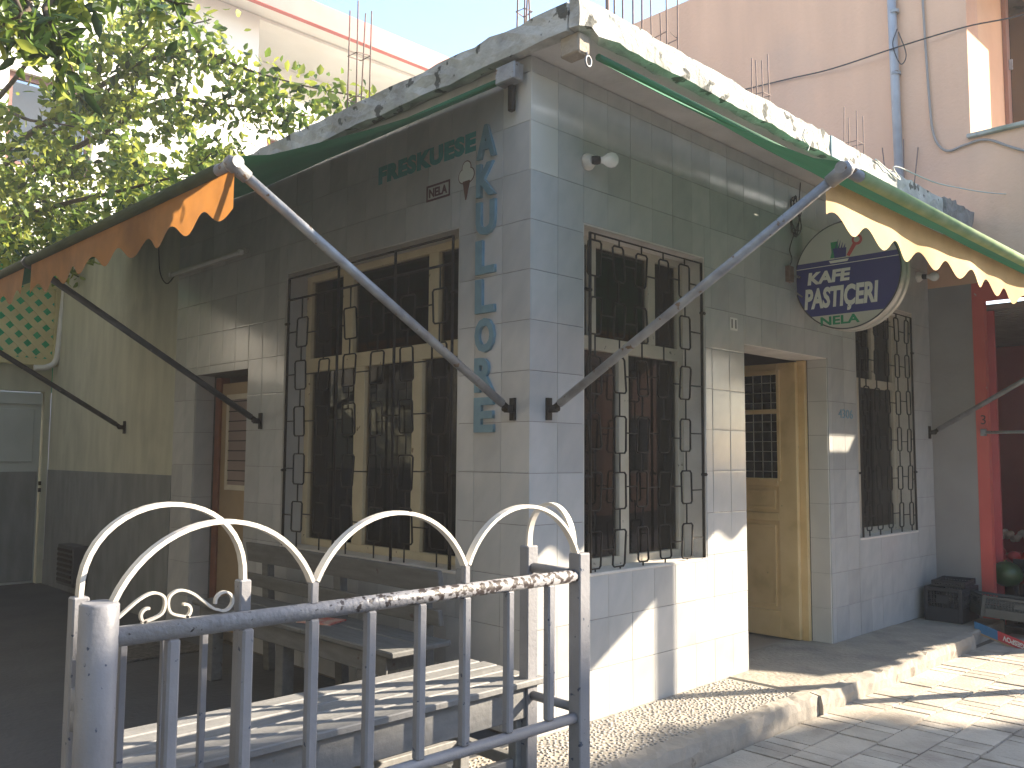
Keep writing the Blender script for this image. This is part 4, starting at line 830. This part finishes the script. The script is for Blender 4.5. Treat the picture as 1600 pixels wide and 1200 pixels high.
for x0, x1, z0, z1 in ((4.02, 5.2, 5.2, 6.55), (.2, 1.3, 5.2, 6.5)):
    f = MB()
    for q in ((x0, x0+.07, z0, z1), (x1-.07, x1, z0, z1), (x0+.07, x1-.07, z1-.08, z1), (x0+.07, x1-.07, z0, z0+.07)): f.box(q[0], q[1], WY+.08, WY+.15, q[2], q[3])
    fo = f.build('window', pmat('brown_frame', (.20, .09, .07), None, rough=.5), wb); box('pane', x0+.07, x1-.07, WY+.11, WY+.12, z0+.07, z1-.08, GLASS, fo); box('room_back', x0-.1, x1+.1, WY+.7, WY+.72, z0-.1, z1+.1, WHITEB, fo)
box('chimney', 3.2, 3.6, WY+.4, WY+.8, 9.0, 9.6, REDG, wb)
# ------------------------------------------------------------------ trees
def leaves(pts, nrm_bias, size, jitter):
    # pts: (n,3) centres -> folded leaf of two quads each
    n = len(pts); d = rng.normal(size=(n, 3)); d[:, 2] -= .55; d /= np.linalg.norm(d, axis=1)[:, None]
    sdv = rng.normal(size=(n, 3)); sdv -= (sdv*d).sum(1)[:, None]*d; sdv /= np.linalg.norm(sdv, axis=1)[:, None]; nn = np.cross(d, sdv)
    L = (size*rng.uniform(.7, 1.25, n))[:, None]; W = L*rng.uniform(.8, 1.1, n)[:, None]*jitter
    V = np.stack([pts, pts+d*L*.35+sdv*W+nn*W*.35, pts+d*L*.75+sdv*W*.7+nn*W*.2, pts+d*L-nn*L*.06, pts+d*L*.75-sdv*W*.7+nn*W*.2, pts+d*L*.35-sdv*W+nn*W*.35, pts+d*L*.5], 1)
    F = np.array([(0, 1, 2, 6), (6, 2, 3, 3), (0, 6, 4, 5), (6, 3, 4, 4)])
    faces = []
    for i in range(n):
        b = i*7; faces += [(b, b+1, b+2, b+6), (b+6, b+2, b+3), (b, b+6, b+4, b+5), (b+6, b+3, b+4)]
    return V.reshape(-1, 3), faces
def crown(name, parent, pts, size, mats, weights, ratio=.28):
    pick = rng.choice(len(mats), len(pts), p=weights)
    V, F = leaves(pts, None, size, ratio); me = bpy.data.meshes.new(name); me.from_pydata(V.tolist(), [], F); me.update()
    for m in mats: me.materials.append(m)
    me.polygons.foreach_set('material_index', np.repeat(pick, 4).astype(np.int32)); me.polygons.foreach_set('use_smooth', np.ones(len(F), bool))
    return link(name, me, None, parent)
def cluster(c, r, n):
    p = rng.normal(size=(n, 3)); p /= np.linalg.norm(p, axis=1)[:, None]; p *= (rng.uniform(0, 1, n)**.45)[:, None]
    return np.array(c)+p*np.array(r)
def along(path, n, spread):
    P = np.array([tuple(p) for p in bez(path, 10)]); i = rng.uniform(0, len(P)-1.001, n); k = i.astype(int); f = (i-k)[:, None]
    q = P[k]*(1-f)+P[k+1]*f; s = rng.normal(size=(n, 3))*spread; s[:, 2] -= spread*.7; return q+s
LT = thing('tree', 'leafy tree overhanging the terrace awning before the white house', 'tree', (-2.3, 8.6, -.003))
base = Vector((-2.3, 8.6, -.003)); fork = Vector((-1.9, 7.9, 3.0))
MB().tube(bez([base, (-2.2, 8.4, 1.4), fork], 6), [.19-.005*i for i in range(13)], 10).build('trunk', BARK, LT, 0, True)
tgt = []
brs = [[fork, at(20, 250, d=8.6), at(150, 160, d=7.8), at(240, 60, d=7.4), at(330, 30, d=7.2)],
       [fork, at(60, 330, d=8.6), at(180, 300, d=7.9), at(290, 270, d=7.6), at(330, 240, d=7.4)],
       [fork, at(60, 200, d=8.2), at(200, 110, d=7.6), at(300, 80, d=7.4), at(390, 110, d=7.3), at(480, 135, d=7.2), at(568, 152, d=7.1)],
       [fork, at(120, 230, d=8.2), at(250, 160, d=7.7), at(360, 165, d=7.5), at(440, 175, d=7.4), at(476, 180, d=7.4)],
       [fork, at(0, 150, d=8), at(60, 60, d=7.4), at(140, -40, d=7)],
       [fork, at(-30, 300, d=9.2), at(60, 310, d=9.2), at(140, 335, d=9.3)],
       [fork, at(-40, 200, d=8.2), at(60, 190, d=7.2), at(170, 210, d=6.9)]]
for b in brs:
    c = bez(b, 8); MB().tube(c, [max(.006, .036*(1-i/len(c))**1.2) for i in range(len(c))], 6).build('limb', BARK, LT, 0, True)
pts = []
for u, v, d, r, n in ((30, 250, 7.6, .62, 620), (120, 130, 7.4, .55, 460), (190, 250, 8.3, .6, 560), (80, 340, 9.3, .5, 360), (250, 320, 9.3, .42, 260), (200, 345, 9.4, .36, 190), (220, 60, 7.2, .38, 230), (60, 60, 7.2, .5, 360), (150, 20, 7.0, .42, 240),
                      (270, 200, 7.5, .36, 230), (310, 260, 8.6, .28, 130), (-40, 200, 7.8, .7, 320), (-60, 300, 9, .5, 300), (10, 355, 9.4, .3, 190), (120, 210, 7.4, .45, 330), (200, 170, 7.4, .36, 220), (30, 300, 9.0, .55, 420), (120, 290, 8.8, .5, 380), (170, 325, 9.3, .4, 260), (60, 355, 9.4, .42, 260), (130, 370, 9.5, .3, 170), (10, 395, 9.6, .3, 170), (230, 285, 9, .4, 220)):
    for k in range(6):
        c = np.array(at(u, v, d=d))+rng.normal(size=3)*r*.62; pts.append(cluster(c, (r*.42, r*.42, r*.34), n//4))
pts.append(along(brs[2][2:], 520, .085)); pts.append(along(brs[3][2:], 330, .085)); pts.append(along(brs[1][2:], 260, .12)); pts.append(along(brs[0][2:], 300, .13)); pts.append(along([at(250, 90, d=7.4), at(330, 70, d=7.4), at(390, 130, d=7.4), at(420, 165, d=7.4)], 240, .09)); pts.append(along([at(300, 230, d=7.5), at(350, 225, d=7.5), at(385, 240, d=7.5)], 90, .06))
crown('crown', LT, np.concatenate(pts), .085, [LEAF, LEAFY, LEAFD], [.44, .44, .12])
# nearer drooping twigs of a second tree at the top left
NT = thing('tree', 'near drooping twigs with long leaves at the upper left edge, with unseen crown added for shade', 'tree', (-3.6, 2.2, -.003))
MB().tube(bez([(-3.6, 2.2, -.003), (-3.5, 2.2, 2), (-3.2, 1.9, 3.6), (-2.9, 1.6, 4.2)], 6), [.12-.004*i for i in range(19)], 8).build('trunk', BARK, NT, 0, True)
tw = [[(-2.9, 1.6, 4.2), at(40, -60, d=3.5), at(70, 20, d=3.4), at(95, 60, d=3.4), at(115, 115, d=3.4)], [(-2.9, 1.6, 4.2), at(10, -40, d=3.4), at(30, 30, d=3.3), at(45, 80, d=3.3)], [(-2.9, 1.6, 4.2), at(180, -60, d=3.6), at(250, -5, d=3.6), at(300, 8, d=3.6)],
      [(-2.9, 1.6, 4.2), at(100, -60, d=3.5), at(115, -10, d=3.5), at(130, 10, d=3.5)], [(-2.9, 1.6, 4.2), at(0, -30, d=3.2), at(5, 40, d=3.2)]]
for b in tw: c = bez(b, 6); MB().tube(c, [max(.004, .02*(1-i/len(c))) for i in range(len(c))], 5).build('twig', BARK, NT, 0, True)
shade_foliage = [cluster(c, (.9, .9, .5), 900) for c in ((-2.7, 1.9, 4.5), (-2.5, .9, 4.6), (-3.4, 2.2, 4.4), (-2.9, 3.4, 4.6), (-3.5, 4.4, 4.5), (-4.2, 3.2, 4.8))]  # unseen overhead foliage added to darken the terrace
for c in ((-3.4, 4.4, 4.4), (-2.6, 3.4, 4.7), (-3.9, 3.2, 4.7)): MB().tube(bez([(-2.95, 1.7, 4.0), ((-2.95+c[0])/2, (1.7+c[1])/2, 4.4), c], 6), .035, 6).build('limb', BARK, NT, 0, True)
crown('crown', NT, np.concatenate(shade_foliage), .12, [LEAF, LEAFY, LEAFD], [.5, .15, .35])
crown('crown', NT, np.concatenate([along(b[1:], k, .035) for b, k in zip(tw, (110, 70, 70, 50, 30))]), .10, [LEAF, LEAFY, LEAFD], [.5, .15, .35], .17)
# ------------------------------------------------------------------ the other side of the street (throws the evening shade)
H = 10.0; sh = Vector((math.cos(AZ), math.sin(AZ), 0))*((H-ST)/math.tan(EL))
q0 = Vector((-4.0, .46, 0))+sh; q1 = Vector((1.6, -.603, 0))+sh
ob_ = thing('opposite_building', 'three storey ochre house across the street', 'building', (18, -14, ST))
dv = (q1-q0).normalized(); nv = Vector((dv.y, -dv.x, 0)); LL = (q1-q0).length
mb = MB(); mb.obox(Vector((q0.x, q0.y, ST))+nv*.3, dv*LL, nv*8, ZUP*(H-.25-ST)); mb.build('wall', PEACH, ob_)
MB().obox(Vector((q0.x, q0.y, H-.25)), dv*LL, nv*8.6, ZUP*.25).build('roof', CONC, ob_)
for k in range(3):
    for i in range(2):
        p = Vector((q0.x, q0.y, ST+1.0+k*3.2))+dv*(1.2+i*2.9)+nv*.25; fo = MB().obox(p, dv*1.2, nv*.049, ZUP*1.5).build('window', CREAM, ob_); MB().obox(p+dv*.08+ZUP*.08-nv*.01, dv*1.04, nv*.0095, ZUP*1.34).build('pane', BLACK, fo)
def house(nm, label, x0, x1, y0, y1, h, mat, face, n):
    t = thing(nm, label, 'building', ((x0+x1)/2, (y0+y1)/2, ST)); box('wall', x0, x1, y0, y1, ST, h, mat, t); box('roof', x0-.3, x1+.3, y0-.3, y1+.3, h+.001, h+.22, CONC, t)
    for k in range(int(h//3)):
        for i in range(n):
            if face == 'y': a = x0+(x1-x0)*(i+.5)/n; f = box('window', a-.6, a+.6, y1+.001, y1+.04, ST+1+3*k, ST+2.4+3*k, CREAM, t); box('pane', a-.52, a+.52, y1+.041, y1+.046, ST+1.08+3*k, ST+2.32+3*k, BLACK, f)
            else: a = y0+(y1-y0)*(i+.5)/n; f = box('window', x1+.001, x1+.04, a-.6, a+.6, ST+1+3*k, ST+2.4+3*k, CREAM, t); box('pane', x1+.041, x1+.046, a-.52, a+.52, ST+1.08+3*k, ST+2.32+3*k, BLACK, f)
house('sky_block_house', 'unseen grey house added across the paved street to cut sky light', -7, 9.5, -19, -11.5, 4.6, GREYW, 'y', 5)  # out of view, added to cut sky light from the south
for i, (tx, ty, lab) in enumerate(((-7.2, -6.2, 'unseen dark tree added to block sky light on the corner, nearest the crossing'), (-7.6, -2.6, 'unseen dark tree added to block sky light beside the terrace, middle of the row'), (-7.0, -9.6, 'unseen dark tree added to block sky light farthest down the side street'))):  # row out of view, added to block the south-west sky with dark leaves
    t_ = thing('tree', lab, 'tree', (tx, ty, ST), 'unseen dark trees added to block sky light')
    MB().tube(bez([(tx, ty, ST), (tx+.1, ty, 1.5), (tx, ty+.1, 3.4)], 5), .17, 8).build('trunk', BARK, t_, 0, True)
    for a in range(3): MB().tube([(tx, ty+.05, 2.6), (tx+1.2*math.cos(a*2.1), ty+1.2*math.sin(a*2.1), 4.6)], .06, 6).build('limb', BARK, t_, 0, True)
    crown('crown', t_, np.concatenate([cluster((tx+rng.normal()*.8, ty+rng.normal()*.9, 3.9+rng.normal()*1.1), (1.2, 1.3, 1.0), 420) for _ in range(8)]), .27, [LEAF, LEAFD], [.3, .7])
tg = [(.5, -.62, .36), (.9, -.80, .42), (1.6, -1.28, .38), (2.4, -1.85, .42), (3.3, -2.45, .45), (1.2, -1.7, .6), (2.2, -2.4, .7), (3.2, -3.0, .7), (.2, -1.9, .5)]
stree = thing('tree', 'round headed street tree on the far side of the paved street', 'tree', (9.9, -6.9, ST)); cl = []
MB().tube(bez([(9.9, -6.9, ST), (9.85, -6.8, 2), (9.8, -6.6, 3.6)], 6), [.16-.004*i for i in range(13)], 8).build('trunk', BARK, stree, 0, True)
for i, (gx, gy, r) in enumerate(tg):
    z = 4.4+.35*math.sin(i*2.1); k = (z-ST)/math.tan(EL); c = (gx+math.cos(AZ)*k, gy+math.sin(AZ)*k, z)
    MB().tube(bez([(9.8, -6.6, 3.5), ((9.8+c[0])/2, (-6.6+c[1])/2, 4.0), c], 5), .03, 6).build('limb', BARK, stree, 0, True); cl.append(cluster(c, (r, r, r*.5), 430))
crown('crown', stree, np.concatenate(cl), .11, [LEAF, LEAFY, LEAFD], [.6, .15, .25])
sp = thing('street_sign', 'slim street pole with a tilted board beside the kerb', 'street sign', (4.1, -1.795, ST))
pc_ = Vector((1.1, 0, 0))+Vector((math.cos(AZ), math.sin(AZ), 0))*3.5
tube('pole', [(pc_.x, pc_.y, ST), (pc_.x, pc_.y, 3.4)], .05, STEEL, sp, 12)
MB().prism([(-.06, 2.27), (-.64, 1.96), (-.64, 2.75), (-.06, 2.75)], (pc_.x, pc_.y, 0), RR, ZUP, .02).build('board', STEEL, sp)

hz = box('veil', -122, 162, -122, 162, ST-1.4, 11.0, None); hz['kind'] = 'stuff'; hz['label'] = 'thin sunlit haze added to imitate lens glare'  # even volume added to imitate the veil of lens glare
hm = bpy.data.materials.new('glare_veil'); hm.use_nodes = True; hn_ = hm.node_tree.nodes; hn_.remove(hn_['Principled BSDF']); pv_ = hn_.new('ShaderNodeVolumePrincipled')
pv_.inputs['Color'].default_value = (.95, .95, .95, 1); pv_.inputs['Density'].default_value = .004; pv_.inputs['Anisotropy'].default_value = 0
hm.node_tree.links.new(pv_.outputs[0], hn_['Material Output'].inputs['Volume']); hz.data.materials.append(hm)
